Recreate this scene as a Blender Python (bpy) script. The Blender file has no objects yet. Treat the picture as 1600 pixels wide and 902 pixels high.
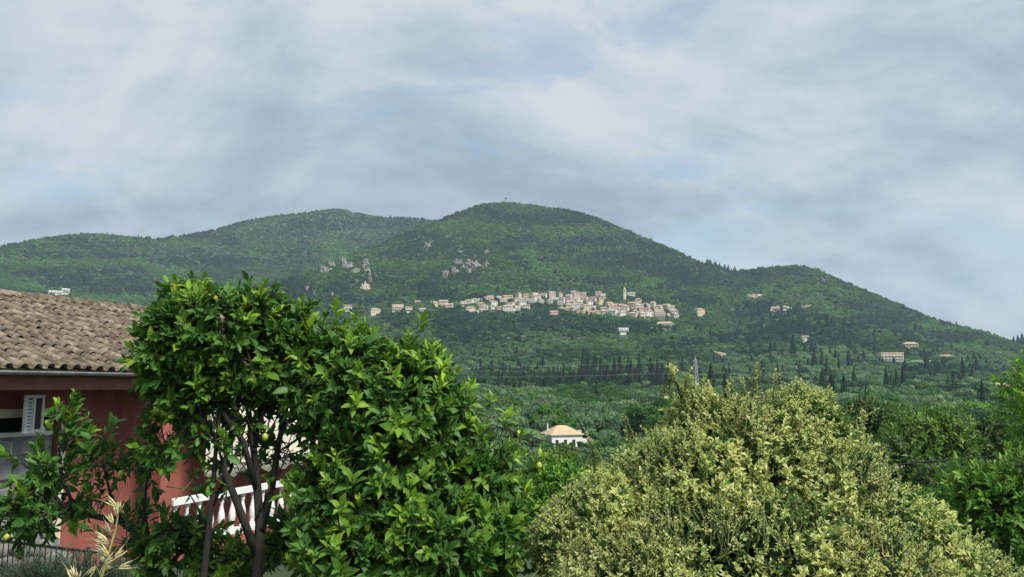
import bpy, bmesh, math, random
import numpy as np
from mathutils import Vector, Matrix

# ------------------------------------------------------------------ camera
scene = bpy.context.scene
COL = scene.collection
F_PX, CX, CY, PITCH = 1232.0, 800.0, 451.0, math.atan(154 / 1232)
cam_data = bpy.data.cameras.new('camera')
cam_data.sensor_fit = 'HORIZONTAL'
cam_data.sensor_width = 36.0
cam_data.lens = 36.0 * F_PX / 1600.0
cam_data.clip_start = 0.05
cam_data.clip_end = 12000
cam = bpy.data.objects.new('camera', cam_data)
cam.location = (0, 0, 0)
cam.rotation_euler = (math.pi / 2 + PITCH, 0, 0)
COL.objects.link(cam)
scene.camera = cam

# ------------------------------------------------------------------ sky
SUN_EL, SUN_AZ = math.radians(52), math.radians(134)      # azimuth clockwise from +Y (view direction)
world = bpy.data.worlds.new('World')
scene.world = world
world.use_nodes = True
wt = world.node_tree
wt.nodes.clear()
def N(t, kind, **kw):
    n = t.nodes.new(kind)
    for k, v in kw.items():
        if k == 'inp':
            for a, b in v.items():
                n.inputs[a].default_value = b
        else:
            setattr(n, k, v)
    return n
def L(t, a, b):
    t.links.new(a, b)
def ramp(t, stops, interp='LINEAR'):
    r = t.nodes.new('ShaderNodeValToRGB')
    e = r.color_ramp.elements
    r.color_ramp.interpolation = interp
    while len(e) < len(stops):
        e.new(0.5)
    for i, (p, c) in enumerate(stops):
        e[i].position = p
        e[i].color = (c[0], c[1], c[2], 1) if not isinstance(c, (int, float)) else (c, c, c, 1)
    return r
tc = N(wt, 'ShaderNodeTexCoord')
sep = N(wt, 'ShaderNodeSeparateXYZ'); L(wt, tc.outputs['Generated'], sep.inputs[0])
zc = N(wt, 'ShaderNodeMath', operation='MAXIMUM', inp={1: 0.0}); L(wt, sep.outputs['Z'], zc.inputs[0])
za = N(wt, 'ShaderNodeMath', operation='ADD', inp={1: 0.50}); L(wt, zc.outputs[0], za.inputs[0])
proj = N(wt, 'ShaderNodeVectorMath', operation='DIVIDE')
comb = N(wt, 'ShaderNodeCombineXYZ')
for k in range(3): L(wt, za.outputs[0], comb.inputs[k])
L(wt, tc.outputs['Generated'], proj.inputs[0]); L(wt, comb.outputs[0], proj.inputs[1])
def cloud_noise(loc, rot, scl, scale, detail, rough, dist):
    m = N(wt, 'ShaderNodeMapping')
    m.inputs['Location'].default_value = loc
    m.inputs['Rotation'].default_value = (0, 0, math.radians(rot))
    m.inputs['Scale'].default_value = scl
    L(wt, proj.outputs[0], m.inputs[0])
    n = N(wt, 'ShaderNodeTexNoise', inp={'Scale': scale, 'Detail': detail, 'Roughness': rough, 'Distortion': dist})
    n.noise_dimensions = '2D'
    L(wt, m.outputs[0], n.inputs['Vector'])
    return n.outputs[0]
CL1 = dict(rot=-22, scl=(0.9, 1.45, 1), scale=1.5, detail=11, rough=0.57, dist=0.25)
n1 = cloud_noise((8.8, 12.4, 0), **CL1)
n1b = cloud_noise((8.8 + .045, 12.4 - .075, 0), **CL1)       # the same cloud a step towards the sun: lit and shaded sides
n2 = cloud_noise((7.4, 2.2, 0), -18, (1.0, 1.5, 1), 4.2, 12, 0.64, 0.25)
n3 = cloud_noise((1.9, 8.3, 0), -10, (0.9, 2.2, 1), 2.4, 8, 0.58, 0.3)
mxn = N(wt, 'ShaderNodeMix', data_type='FLOAT', inp={0: 0.34})
L(wt, n1, mxn.inputs[2]); L(wt, n2, mxn.inputs[3])
sh_d = N(wt, 'ShaderNodeMath', operation='SUBTRACT'); L(wt, n1, sh_d.inputs[0]); L(wt, n1b, sh_d.inputs[1])
sh_m = N(wt, 'ShaderNodeMath', operation='MULTIPLY_ADD', inp={1: 0.5}); L(wt, sh_d.outputs[0], sh_m.inputs[0]); L(wt, mxn.outputs[0], sh_m.inputs[2])
cr = ramp(wt, [(0.30, (.34, .425, .50)), (0.41, (.44, .54, .605)), (0.50, (.545, .64, .69)), (0.62, (.75, .79, .81))], 'B_SPLINE')
L(wt, sh_m.outputs[0], cr.inputs[0])
nish = N(wt, 'ShaderNodeTexSky', sky_type='NISHITA', sun_disc=False)
nish.sun_elevation = SUN_EL
nish.sun_rotation = SUN_AZ
nish.altitude = 100
nish.air_density = 1.2
nish.dust_density = 1.5
mask = ramp(wt, [(0.32, 0.50), (0.47, 0.97)], 'EASE'); L(wt, n3, mask.inputs[0])
mxc = N(wt, 'ShaderNodeMix', data_type='RGBA')
cx10 = N(wt, 'ShaderNodeVectorMath', operation='SCALE', inp={'Scale': 5.55}); L(wt, cr.outputs[0], cx10.inputs[0])
L(wt, mask.outputs[0], mxc.inputs[0]); L(wt, nish.outputs[0], mxc.inputs[6]); L(wt, cx10.outputs[0], mxc.inputs[7])
bg = N(wt, 'ShaderNodeBackground', inp={1: 0.10})
L(wt, mxc.outputs[2], bg.inputs[0])
wo = N(wt, 'ShaderNodeOutputWorld'); L(wt, bg.outputs[0], wo.inputs[0])

# ------------------------------------------------------------------ sun, exposure
sd = bpy.data.lights.new('sun', 'SUN')
sd.energy = 3.4
sd.angle = math.radians(14)
sd.color = (1.0, 0.95, 0.86)
sun = bpy.data.objects.new('sun', sd)
COL.objects.link(sun)
sdir = Vector((math.sin(SUN_AZ) * math.cos(SUN_EL), math.cos(SUN_AZ) * math.cos(SUN_EL), math.sin(SUN_EL)))
sun.rotation_euler = sdir.to_track_quat('Z', 'Y').to_euler()
scene.view_settings.view_transform = 'Standard'
scene.view_settings.look = 'None'
scene.view_settings.exposure = 0.82
scene.view_settings.gamma = 1.0
scene.view_settings.use_curve_mapping = False
scene.cycles.use_denoising = True
scene.cycles.max_bounces = 6
scene.cycles.diffuse_bounces = 3
scene.cycles.glossy_bounces = 2
scene.cycles.transmission_bounces = 3
scene.cycles.volume_bounces = 0
scene.cycles.transparent_max_bounces = 4

# ------------------------------------------------------------------ helpers
R = random.Random(11)
RG = np.random.default_rng(7)
cp, sp_ = math.cos(PITCH), math.sin(PITCH)
def ray(px, py):
    a, b = (px - CX) / F_PX, (CY - py) / F_PX
    return np.array([a, cp - b * sp_, sp_ + b * cp])
def at(px, py, Y):
    d = ray(px, py)
    return d * (Y / d[1])
def px_of(P):
    P = np.asarray(P, float)
    f = P[..., 1] * cp + P[..., 2] * sp_
    u = -P[..., 1] * sp_ + P[..., 2] * cp
    return CX + F_PX * P[..., 0] / f, CY - F_PX * u / f

def tag(o, label=None, cat=None, group=None, kind=None):
    if label: o['label'] = label
    if cat: o['category'] = cat
    if group: o['group'] = group
    if kind: o['kind'] = kind
    return o
def link(name, me, parent=None, mat=None):
    o = bpy.data.objects.new(name, me)
    COL.objects.link(o)
    if parent is not None: o.parent = parent
    if mat is not None and me is not None and len(me.materials) == 0: me.materials.append(mat)
    return o
def empty(name, loc=(0, 0, 0), rz=0.0, scale=1.0):
    o = bpy.data.objects.new(name, None)
    o.empty_display_size = 0.2
    o.location = loc
    o.rotation_euler = (0, 0, rz)
    o.scale = (scale, scale, scale) if not isinstance(scale, tuple) else scale
    COL.objects.link(o)
    return o

def np_mesh(name, V, faces, mat=None, col=None, smooth=False):
    """faces: list of (M,k) int arrays"""
    me = bpy.data.meshes.new(name)
    V = np.ascontiguousarray(V, np.float32)
    me.vertices.add(len(V)); me.vertices.foreach_set('co', V.ravel())
    faces = [np.asarray(f) for f in faces if len(f)]
    loops = np.concatenate([f.ravel() for f in faces]).astype(np.int32)
    sizes = np.concatenate([np.full(len(f), f.shape[1]) for f in faces]).astype(np.int32)
    starts = np.concatenate([[0], np.cumsum(sizes)[:-1]]).astype(np.int32)
    me.loops.add(len(loops)); me.loops.foreach_set('vertex_index', loops)
    me.polygons.add(len(sizes)); me.polygons.foreach_set('loop_start', starts)
    try: me.polygons.foreach_set('loop_total', sizes)
    except Exception: pass
    if smooth: me.polygons.foreach_set('use_smooth', np.ones(len(sizes), bool))
    if col is not None:
        a = me.color_attributes.new('Col', 'FLOAT_COLOR', 'POINT')
        c4 = np.ones((len(V), 4), np.float32); c4[:, :3] = col
        a.data.foreach_set('color', c4.ravel())
    me.update(); me.validate()
    if mat: me.materials.append(mat)
    return me

class MB:
    def __init__(s): s.v, s.f = [], []
    def add(s, V, Fc):
        o = len(s.v); s.v += [tuple(map(float, p)) for p in V]; s.f += [tuple(i + o for i in f) for f in Fc]; return s
    def box(s, x0, x1, y0, y1, z0, z1):
        return s.add([(x0,y0,z0),(x1,y0,z0),(x1,y1,z0),(x0,y1,z0),(x0,y0,z1),(x1,y0,z1),(x1,y1,z1),(x0,y1,z1)],
                     [(0,3,2,1),(4,5,6,7),(0,1,5,4),(1,2,6,5),(2,3,7,6),(3,0,4,7)])
    def prism(s, poly, y0, y1):
        n = len(poly)
        V = [(a, y0, b) for a, b in poly] + [(a, y1, b) for a, b in poly]
        return s.add(V, [tuple(range(n))[::-1] and tuple(range(n)), tuple(range(2*n-1, n-1, -1))] + [(i, i+n, (i+1)%n+n, (i+1)%n) for i in range(n)])
    def tube(s, pts, rad, k=6, cap=True):
        pts = [Vector(p) for p in pts]
        if not hasattr(rad, '__len__'): rad = [rad] * len(pts)
        base = len(s.v)
        for i, p in enumerate(pts):
            t = (pts[min(i+1, len(pts)-1)] - pts[max(i-1, 0)])
            t = t.normalized() if t.length > 1e-9 else Vector((0,0,1))
            u = t.cross(Vector((0,0,1)) if abs(t.z) < .9 else Vector((1,0,0))).normalized(); w = t.cross(u)
            for j in range(k):
                a = 2*math.pi*j/k
                q = p + (u*math.cos(a) + w*math.sin(a)) * rad[i]
                s.v.append((q.x, q.y, q.z))
        for i in range(len(pts)-1):
            for j in range(k):
                a, b = base+i*k+j, base+i*k+(j+1)%k
                s.f.append((a, b, b+k, a+k))
        if cap:
            s.f.append(tuple(base+j for j in range(k))[::-1]); s.f.append(tuple(base+(len(pts)-1)*k+j for j in range(k)))
        return s
    def lathe(s, prof, k=10, c=(0,0)):
        base = len(s.v)
        for r_, z in prof:
            for j in range(k):
                a = 2*math.pi*j/k
                s.v.append((c[0]+r_*math.cos(a), c[1]+r_*math.sin(a), z))
        for i in range(len(prof)-1):
            for j in range(k):
                a, b = base+i*k+j, base+i*k+(j+1)%k
                s.f.append((a, b, b+k, a+k))
        s.f.append(tuple(base+j for j in range(k))[::-1]); s.f.append(tuple(base+(len(prof)-1)*k+j for j in range(k)))
        return s
    def mesh(s, name, mat=None, smooth=False):
        me = bpy.data.meshes.new(name)
        me.from_pydata(s.v, [], s.f)
        if smooth:
            for p in me.polygons: p.use_smooth = True
        me.update()
        if mat: me.materials.append(mat)
        return me
    def build(s, name, mat, parent=None, smooth=False):
        return link(name, s.mesh(name, mat, smooth), parent)

# value noise
_perm = RG.random((256, 256))
def vnoise(x, y):
    xi, yi = np.floor(x).astype(int), np.floor(y).astype(int)
    fx, fy = x - xi, y - yi
    fx, fy = fx*fx*(3-2*fx), fy*fy*(3-2*fy)
    g = lambda a, b: _perm[a & 255, b & 255]
    return ((g(xi,yi)*(1-fx)+g(xi+1,yi)*fx)*(1-fy) + (g(xi,yi+1)*(1-fx)+g(xi+1,yi+1)*fx)*fy)*2-1
def fbm(x, y, o=4):
    s, a = 0, 1.0
    for i in range(o):
        s = s + a*vnoise(x*2**i+17*i, y*2**i+31*i); a *= .5
    return s

# ------------------------------------------------------------------ materials
def mat_base(name):
    m = bpy.data.materials.new(name); m.use_nodes = True
    t = m.node_tree; t.nodes.clear()
    return m, t, N(t, 'ShaderNodeOutputMaterial')
def mat_plain(name, c1, c2, scale=6, rough=.8, bump=0.0, bscale=40, detail=5, metal=0.0, contrast=(.35,.65), stretch=None):
    m, t, out = mat_base(name)
    tcn = N(t, 'ShaderNodeTexCoord')
    vec = tcn.outputs['Object']
    if stretch:
        mp = N(t, 'ShaderNodeMapping'); mp.inputs['Scale'].default_value = stretch; L(t, vec, mp.inputs[0]); vec = mp.outputs[0]
    n = N(t, 'ShaderNodeTexNoise', inp={'Scale': scale, 'Detail': detail, 'Roughness': .6}); L(t, vec, n.inputs['Vector'])
    r = ramp(t, [(contrast[0], c1), (contrast[1], c2)]); L(t, n.outputs[0], r.inputs[0])
    b = N(t, 'ShaderNodeBsdfPrincipled', inp={'Roughness': rough, 'Metallic': metal}); L(t, r.outputs[0], b.inputs['Base Color'])
    if bump:
        n2 = N(t, 'ShaderNodeTexNoise', inp={'Scale': bscale, 'Detail': 4}); L(t, vec, n2.inputs['Vector'])
        bp = N(t, 'ShaderNodeBump', inp={'Strength': bump, 'Distance': .02}); L(t, n2.outputs[0], bp.inputs['Height']); L(t, bp.outputs[0], b.inputs['Normal'])
    L(t, b.outputs[0], out.inputs[0])
    return m
def mat_leaf(name, rough=.42, trans=.30, var=.25):
    """leaf whose colour is its own colour attribute"""
    m, t, out = mat_base(name)
    a = N(t, 'ShaderNodeAttribute', attribute_name='Col')
    tcn = N(t, 'ShaderNodeTexCoord')
    n = N(t, 'ShaderNodeTexNoise', inp={'Scale': 14, 'Detail': 3}); L(t, tcn.outputs['Object'], n.inputs['Vector'])
    mr = N(t, 'ShaderNodeMapRange', inp={1: .3, 2: .7, 3: 1-var, 4: 1+var}); L(t, n.outputs[0], mr.inputs[0])
    mx = N(t, 'ShaderNodeVectorMath', operation='SCALE'); L(t, a.outputs['Color'], mx.inputs[0]); L(t, mr.outputs[0], mx.inputs['Scale'])
    b = N(t, 'ShaderNodeBsdfPrincipled', inp={'Roughness': rough, 'Specular IOR Level': .32}); L(t, mx.outputs[0], b.inputs['Base Color'])
    tr = N(t, 'ShaderNodeBsdfTranslucent'); L(t, mx.outputs[0], tr.inputs[0])
    ms = N(t, 'ShaderNodeMixShader', inp={0: trans}); L(t, b.outputs[0], ms.inputs[1]); L(t, tr.outputs[0], ms.inputs[2])
    L(t, ms.outputs[0], out.inputs[0])
    return m
def mat_crown(name, stops, patch=(.75, 1.3), pscale=.006):
    """foliage of a far tree: one tint per tree, slow drift of tint over the hillside"""
    m, t, out = mat_base(name)
    oi = N(t, 'ShaderNodeObjectInfo')
    r = ramp(t, stops); L(t, oi.outputs['Random'], r.inputs[0])
    n = N(t, 'ShaderNodeTexNoise', inp={'Scale': pscale, 'Detail': 4}); L(t, oi.outputs['Location'], n.inputs['Vector'])
    mr = N(t, 'ShaderNodeMapRange', inp={1: .35, 2: .65, 3: patch[0], 4: patch[1]}); L(t, n.outputs[0], mr.inputs[0])
    mx = N(t, 'ShaderNodeVectorMath', operation='SCALE'); L(t, r.outputs[0], mx.inputs[0]); L(t, mr.outputs[0], mx.inputs['Scale'])
    b = N(t, 'ShaderNodeBsdfDiffuse'); L(t, mx.outputs[0], b.inputs[0])
    tr = N(t, 'ShaderNodeBsdfTranslucent'); L(t, mx.outputs[0], tr.inputs[0])
    ms = N(t, 'ShaderNodeMixShader', inp={0: .2}); L(t, b.outputs[0], ms.inputs[1]); L(t, tr.outputs[0], ms.inputs[2])
    L(t, ms.outputs[0], out.inputs[0])
    return m
M = {}
M['ground'] = mat_plain('forest floor', (.022,.045,.015), (.048,.072,.022), scale=.05, rough=1)
M['lemon_leaf'] = mat_leaf('lemon leaf', .50, .32)
M['bush_leaf'] = mat_leaf('variegated leaf', .55, .42)
M['soft_leaf'] = mat_leaf('soft leaf', .55, .38)
M['maquis'] = mat_crown('maquis', [(0,(.048,.11,.026)),(.35,(.058,.135,.029)),(.7,(.074,.163,.032)),(1,(.098,.195,.038))], (.55, 1.5), .009)
M['olive'] = mat_crown('olive', [(0,(.065,.13,.055)),(.5,(.10,.18,.078)),(1,(.155,.24,.11))], (.65, 1.4), .009)
M['oak'] = mat_crown('oak', [(0,(.03,.085,.02)),(.5,(.055,.14,.026)),(1,(.10,.20,.034))], (.6, 1.4), .009)
M['holm'] = mat_crown('holm oak', [(0,(.017,.045,.023)),(.6,(.028,.066,.029)),(1,(.042,.09,.035))])
M['pine'] = mat_crown('pine', [(0,(.016,.036,.018)),(.6,(.026,.052,.022)),(1,(.04,.07,.03))])
M['cypress'] = mat_crown('cypress', [(0,(.014,.032,.016)),(.6,(.024,.048,.02)),(1,(.04,.065,.028))])
M['bark'] = mat_plain('bark', (.012,.010,.008), (.032,.027,.022), scale=9, rough=.9, bump=.6, bscale=30, stretch=(1,1,.25))
M['twig'] = mat_plain('twig', (.05,.06,.025), (.10,.10,.05), scale=9, rough=.8)
M['pale_twig'] = mat_plain('pale twig', (.10,.13,.04), (.18,.20,.07), scale=9, rough=.8)
M['rock'] = mat_plain('limestone', (.11,.105,.095), (.27,.255,.235), scale=.16, rough=.95, detail=9, contrast=(.38,.6))
M['quarry'] = mat_plain('quarry stone', (.30,.24,.2), (.52,.45,.38), scale=.16, rough=.95, detail=9)

# ------------------------------------------------------------------ terrain
SKY_B = [(-1500,520),(-900,470),(-400,420),(-150,400),(0,383),(60,370),(110,363),(150,361),(195,366),(240,371),(285,366),(340,354),(380,343),(420,335),(470,329),(500,326),(525,323),(545,326),(560,330),(600,336),(640,338),(690,341),(740,352),(800,372),(900,420),(1000,470),(1200,560),(1600,600)]
SKY_A = [(-1500,560),(-300,520),(0,500),(200,485),(330,468),(430,445),(500,418),(540,399),(575,386),(620,366),(660,351),(690,341),(710,333),(740,320),(765,315),(790,313),(830,317),(880,324),(930,337),(980,356),(1030,378),(1060,390),(1100,411),(1140,425),(1170,420),(1200,415),(1240,413),(1275,417),(1310,434),(1350,450),(1400,472),(1440,490),(1480,503),(1540,517),(1580,530),(1600,537),(1680,556),(1800,575),(2200,590),(3200,596)]
def crest(tab, lower=4):
    az, te = [], []
    for x, y in tab:
        d = ray(x, y + lower)
        az.append(math.atan2(d[0], d[1])); te.append(d[2] / math.hypot(d[0], d[1]))
    return np.array(az), np.array(te)
AZA, TEA = crest(SKY_A); AZB, TEB = crest(SKY_B)
def px_az(x):
    return math.atan2((x - CX) / F_PX, 1)
RCA = ([px_az(x) for x in (-400, 200, 450, 620, 790, 1000, 1150, 1300, 1600, 2200)], [1050, 1150, 1350, 1600, 1780, 1750, 1700, 1650, 1500, 1350])
RCB = ([px_az(x) for x in (-400, 0, 250, 525, 700, 1200)], [1900, 2000, 2150, 2300, 2350, 2350])
VR = [0, 1.6, 3.2, 8, 20, 30, 60, 100, 200, 300, 420, 560, 700]
VZ = [-1.5, -1.5, -2.7, -2.9, -3.0, -4.5, -8.5, -11.5, -15, -13, -9, -3, 0]
def hill(az, r, AZ, TE, RC, r0, lin):
    rc = np.interp(az, RC[0], RC[1]); te = np.interp(az, AZ, TE)
    zc_ = rc * te
    s = (r - r0) / (rc - r0)
    sc = np.clip(s, 0, 1)
    f = lin * sc + (1 - lin) * sc**2.1
    f = np.where(s > 1, 1 - .35*(s-1) - 2.2*(s-1)**2, f)
    f = np.maximum(f, 0)
    return np.maximum(zc_, -2) * f, sc
def height(x, y):
    x, y = np.asarray(x, float), np.asarray(y, float)
    r = np.hypot(x, y); az = np.arctan2(x, y)
    zb = np.interp(r, VR, VZ)
    a, sa = hill(az, r, AZA, TEA, RCA, 560, .20)
    b, sb = hill(az, r, AZB, TEB, RCB, 900, .30)
    back = np.clip((np.abs(az) - 1.5) / .8, 0, 1)
    k = 12.0
    hmx = np.logaddexp(a / k, b / k) * k - k * math.log(2) * np.exp(-np.maximum(a, b) / 20)
    h = zb + np.maximum(hmx, 0) * (1 - back)
    un = fbm(x / 210, y / 210, 4)
    rid = 1 - np.abs(fbm(x / 420 + 9, y / 420 + 5, 3))
    env = np.clip((r - 500) / 500, 0, 1) * np.clip(hmx / 60, 0, 1)
    ed = 1 - np.maximum(np.where(a >= b, sa, sb), 0)**6
    h = h + env * ed * (un * 9 + (rid - .6) * 22)
    h = h + np.clip((r - 150) / 200, 0, 1) * np.clip((1000 - r) / 400, 0, 1) * fbm(x / 90 + 3, y / 90, 3) * 2.0
    return h
az_f = np.radians(np.arange(-44, 44.01, .22))
az_c = np.radians(np.concatenate([np.arange(-180, -44, 3.4), az_f * 57.29578, np.arange(44.5, 180.1, 3.388)]))
rr = np.concatenate([[.4, 1, 1.6, 2.2, 3.2, 5, 8, 12, 16, 20, 25, 30, 40, 50, 60, 80, 100, 130, 160], np.arange(200, 700, 22), np.arange(700, 2700, 17), np.arange(2700, 3600, 80)])
A2, R2 = np.meshgrid(az_c, rr, indexing='ij')
X2, Y2 = np.sin(A2) * R2, np.cos(A2) * R2
Z2 = height(X2, Y2)
nA, nR = A2.shape
idx = np.arange(nA * nR).reshape(nA, nR)
quads = np.stack([idx[:-1, :-1], idx[:-1, 1:], idx[1:, 1:], idx[1:, :-1]], -1).reshape(-1, 4)
ter = link('hillside_terrain', np_mesh('hillside_terrain', np.stack([X2, Y2, Z2], -1).reshape(-1, 3), [quads], M['ground'], smooth=True))
tag(ter, kind='structure', label='green valley floor rising to wooded mountain slopes')
# visibility along each azimuth
TE2 = Z2 / R2
CUM = np.maximum.accumulate(TE2, axis=1)
def visible(x, y, ztop):
    r = np.hypot(x, y); az = np.arctan2(x, y)
    ia = np.clip(np.searchsorted(az_c, az), 0, nA - 1)
    ir = np.clip(np.searchsorted(rr, r) - 2, 0, nR - 1)
    return ztop / r >= CUM[ia, ir] - .0005
RS = np.arange(60, 2600, 3.0)
def hit(px, py):
    d = ray(px, py); h = math.hypot(d[0], d[1])
    ux, uy, te = d[0]/h, d[1]/h, d[2]/h
    z = height(RS*ux, RS*uy)
    w = np.nonzero(z >= RS*te)[0]
    r = RS[w[0]] if len(w) else RS[np.argmax(z - RS*te)]
    return np.array([r*ux, r*uy, float(height(r*ux, r*uy))])
def ground_at(p):
    return np.array([p[0], p[1], float(height(p[0], p[1]))])

# ------------------------------------------------------------------ foliage generators
def ico(sub):
    bm = bmesh.new(); bmesh.ops.create_icosphere(bm, subdivisions=sub, radius=1)
    V = np.array([v.co[:] for v in bm.verts]); Fc = np.array([[v.index for v in f.verts] for f in bm.faces]); bm.free()
    return V, Fc
ICO1, ICO2 = ico(1), ico(2)
def unit(v):
    return v / np.maximum(np.linalg.norm(v, axis=-1, keepdims=True), 1e-9)
def clump_crown(seed, lumps, nq, size, core=.8, flat=0.5, sub=2):
    """crown of many small leaf-clump faces spread over the lumps, with rough inner cores"""
    g = np.random.default_rng(seed)
    Vs, Fs, off = [], [], 0
    for c, r_ in lumps:
        c, r_ = np.array(c), np.array(r_)
        V, Fc = (ICO2 if sub == 2 else ICO1)
        jit = 1 + .22 * g.standard_normal(len(V))[:, None]
        Vs.append(c + V * r_ * core * jit); Fs.append(Fc + off); off += len(V)
    w = np.array([r_[0]*r_[2] for c, r_ in lumps]); w = w / w.sum()
    k = g.choice(len(lumps), nq, p=w)
    C = np.array([c for c, _ in lumps])[k]; RR = np.array([r_ for _, r_ in lumps])[k]
    d = unit(g.standard_normal((nq, 3)) + np.array([0, 0, .25]))
    P = C + d * RR * (g.uniform(.72, 1.12, nq)[:, None])
    nrm = unit(d + flat * g.standard_normal((nq, 3)))
    u = unit(np.cross(nrm, g.standard_normal((nq, 3)))); v = np.cross(nrm, u)
    s = size * g.uniform(.5, 1.3, nq)[:, None]
    q = np.stack([P - u*s, P - v*s*.7, P + u*s + nrm*s*.3, P + v*s*.7], 1).reshape(-1, 3)
    Vs.append(q); F4 = np.arange(nq*4).reshape(-1, 4) + off
    return np.concatenate(Vs), [np.concatenate(Fs), F4]
def round_lumps(seed, n, R_=1.0, H=1.2, base=.35, sq=.75):
    g = random.Random(seed); out = []
    out.append(((0, 0, base + H*.42), (R_*.72, R_*.72, H*.42)))
    for i in range(n):
        a = 2*math.pi*i/n + g.uniform(-.4, .4); rad = g.uniform(.35, .68)*R_
        z = base + H*g.uniform(.18, .72)
        rr_ = g.uniform(.28, .45)*R_
        out.append(((rad*math.cos(a), rad*math.sin(a), z), (rr_, rr_, rr_*sq)))
    return out
def spire_crown(seed, rad, nq, size, pw=.75, base=.05):
    g = np.random.default_rng(seed)
    h = g.uniform(0, 1, nq)**1.05
    prof = lambda t: rad * np.clip(np.sin(np.pi*np.clip(t*.93+.07, 0, 1)**pw), 0, None)**.85 * (1-.25*t)
    a = g.uniform(0, 2*np.pi, nq)
    d = np.stack([np.cos(a), np.sin(a), np.full(nq, .15)], -1)
    wob = 1 + .16*np.sin(a*2 + seed) * np.sin(h*9 + seed)
    P = np.stack([np.cos(a), np.sin(a), 0*a], -1) * (prof(h)*wob*g.uniform(.7, 1.12, nq))[:, None]; P[:, 2] = base + h*(1-base)
    nrm = unit(d + .35*g.standard_normal((nq, 3)))
    v = unit(np.array([0, 0, 1.0]) + .25*g.standard_normal((nq, 3))); u = unit(np.cross(nrm, v))
    s = size*g.uniform(.6, 1.3, nq)[:, None]
    q = np.stack([P - u*s*.5, P - v*s*.6, P + u*s*.5, P + v*s*1.3], 1).reshape(-1, 3)
    hh = np.linspace(0.02, .97, 9); k = 8
    cv = np.array([[prof(t)*.8*math.cos(2*math.pi*j/k), prof(t)*.8*math.sin(2*math.pi*j/k), base+t*(1-base)] for t in hh for j in range(k)])
    cf = np.array([[i*k+j, i*k+(j+1)%k, (i+1)*k+(j+1)%k, (i+1)*k+j] for i in range(len(hh)-1) for j in range(k)])
    return np.concatenate([cv, q]), [cf, np.arange(nq*4).reshape(-1, 4) + len(cv)]
# prototype meshes (unit crown radius / unit height)
P_MESH = {'maquis': [], 'holm': [], 'olive': [], 'oak': [], 'pine': [], 'cypress': []}
for i in range(4):
    V, Fc = clump_crown(100+i, round_lumps(i, 6, 1, 1.15, .02), 260, .17, sub=1)
    P_MESH['maquis'].append(np_mesh('maquis_crown', V, Fc, M['maquis']))
for i in range(5):
    V, Fc = clump_crown(200+i, round_lumps(20+i, 11, 1, 1.2, .25), 2400, .058, core=.76, flat=.7, sub=1)
    P_MESH['olive'].append(np_mesh('olive_crown', V, Fc, M['olive']))
for i in range(5):
    V, Fc = clump_crown(300+i, round_lumps(40+i, 13, 1, 1.45, .15), 2400, .066, core=.78, flat=.6, sub=1)
    P_MESH['oak'].append(np_mesh('oak_crown', V, Fc, M['oak']))
for i in range(4):
    V, Fc = clump_crown(350+i, round_lumps(60+i, 8, 1, 1.5, .05), 420, .15, core=.8, flat=.6, sub=1)
    P_MESH['holm'].append(np_mesh('holm_oak_crown', V, Fc, M['holm']))
for i in range(3):
    V, Fc = spire_crown(400+i, .24, 240, .075, pw=.55)
    P_MESH['pine'].append(np_mesh('pine_crown', V, Fc, M['pine']))
for i in range(5):
    V, Fc = spire_crown(500+i, .10 + .02*(i % 3), 520, .035, pw=.7)
    P_MESH['cypress'].append(np_mesh('cypress_crown', V, Fc, M['cypress']))
def trunk_mesh(seed, h, r_):
    g = random.Random(seed); mb = MB()
    top = (g.uniform(-.06, .06), g.uniform(-.06, .06), h)
    mb.tube([(0,0,-.25), (0,0,.02), (top[0]*.5, top[1]*.5, h*.55), top], [r_*1.5, r_*1.15, r_*.85, r_*.5], 7)
    for i in range(3):
        a = g.uniform(0, 6.28)
        mb.tube([(top[0]*.5, top[1]*.5, h*.5), (math.cos(a)*.2, math.sin(a)*.2, h*.8), (math.cos(a)*.4, math.sin(a)*.4, h*1.15)], [r_*.6, r_*.4, r_*.15], 5)
    return mb.mesh('trunk', M['bark'], True)
TRUNK_ROUND = [trunk_mesh(i, .75, .07) for i in range(3)]
TRUNK_SPIRE = [MB().tube([(0,0,-.06), (0,0,.1), (0,0,.5)], [.018, .013, .006], 6).mesh('trunk', M['bark'], True)]
PROTO = {k: [] for k in P_MESH}
def tree(kind, p, size, label, cat, group=None, var=None, name=None, zscale=1.0):
    var = R.randrange(len(P_MESH[kind])) if var is None else var
    t = empty(name or kind + '_tree', p, R.uniform(0, 6.28), (size, size, size*zscale))
    c = link('crown', P_MESH[kind][var], t)
    tr = link('trunk', (TRUNK_SPIRE if kind in ('cypress', 'pine') else TRUNK_ROUND)[var % (1 if kind in ('cypress', 'pine') else 3)], t)
    tag(t, label, cat, group)
    if all(q.data is not c.data for q in PROTO[kind]): PROTO[kind].append(c)
    return t

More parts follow.
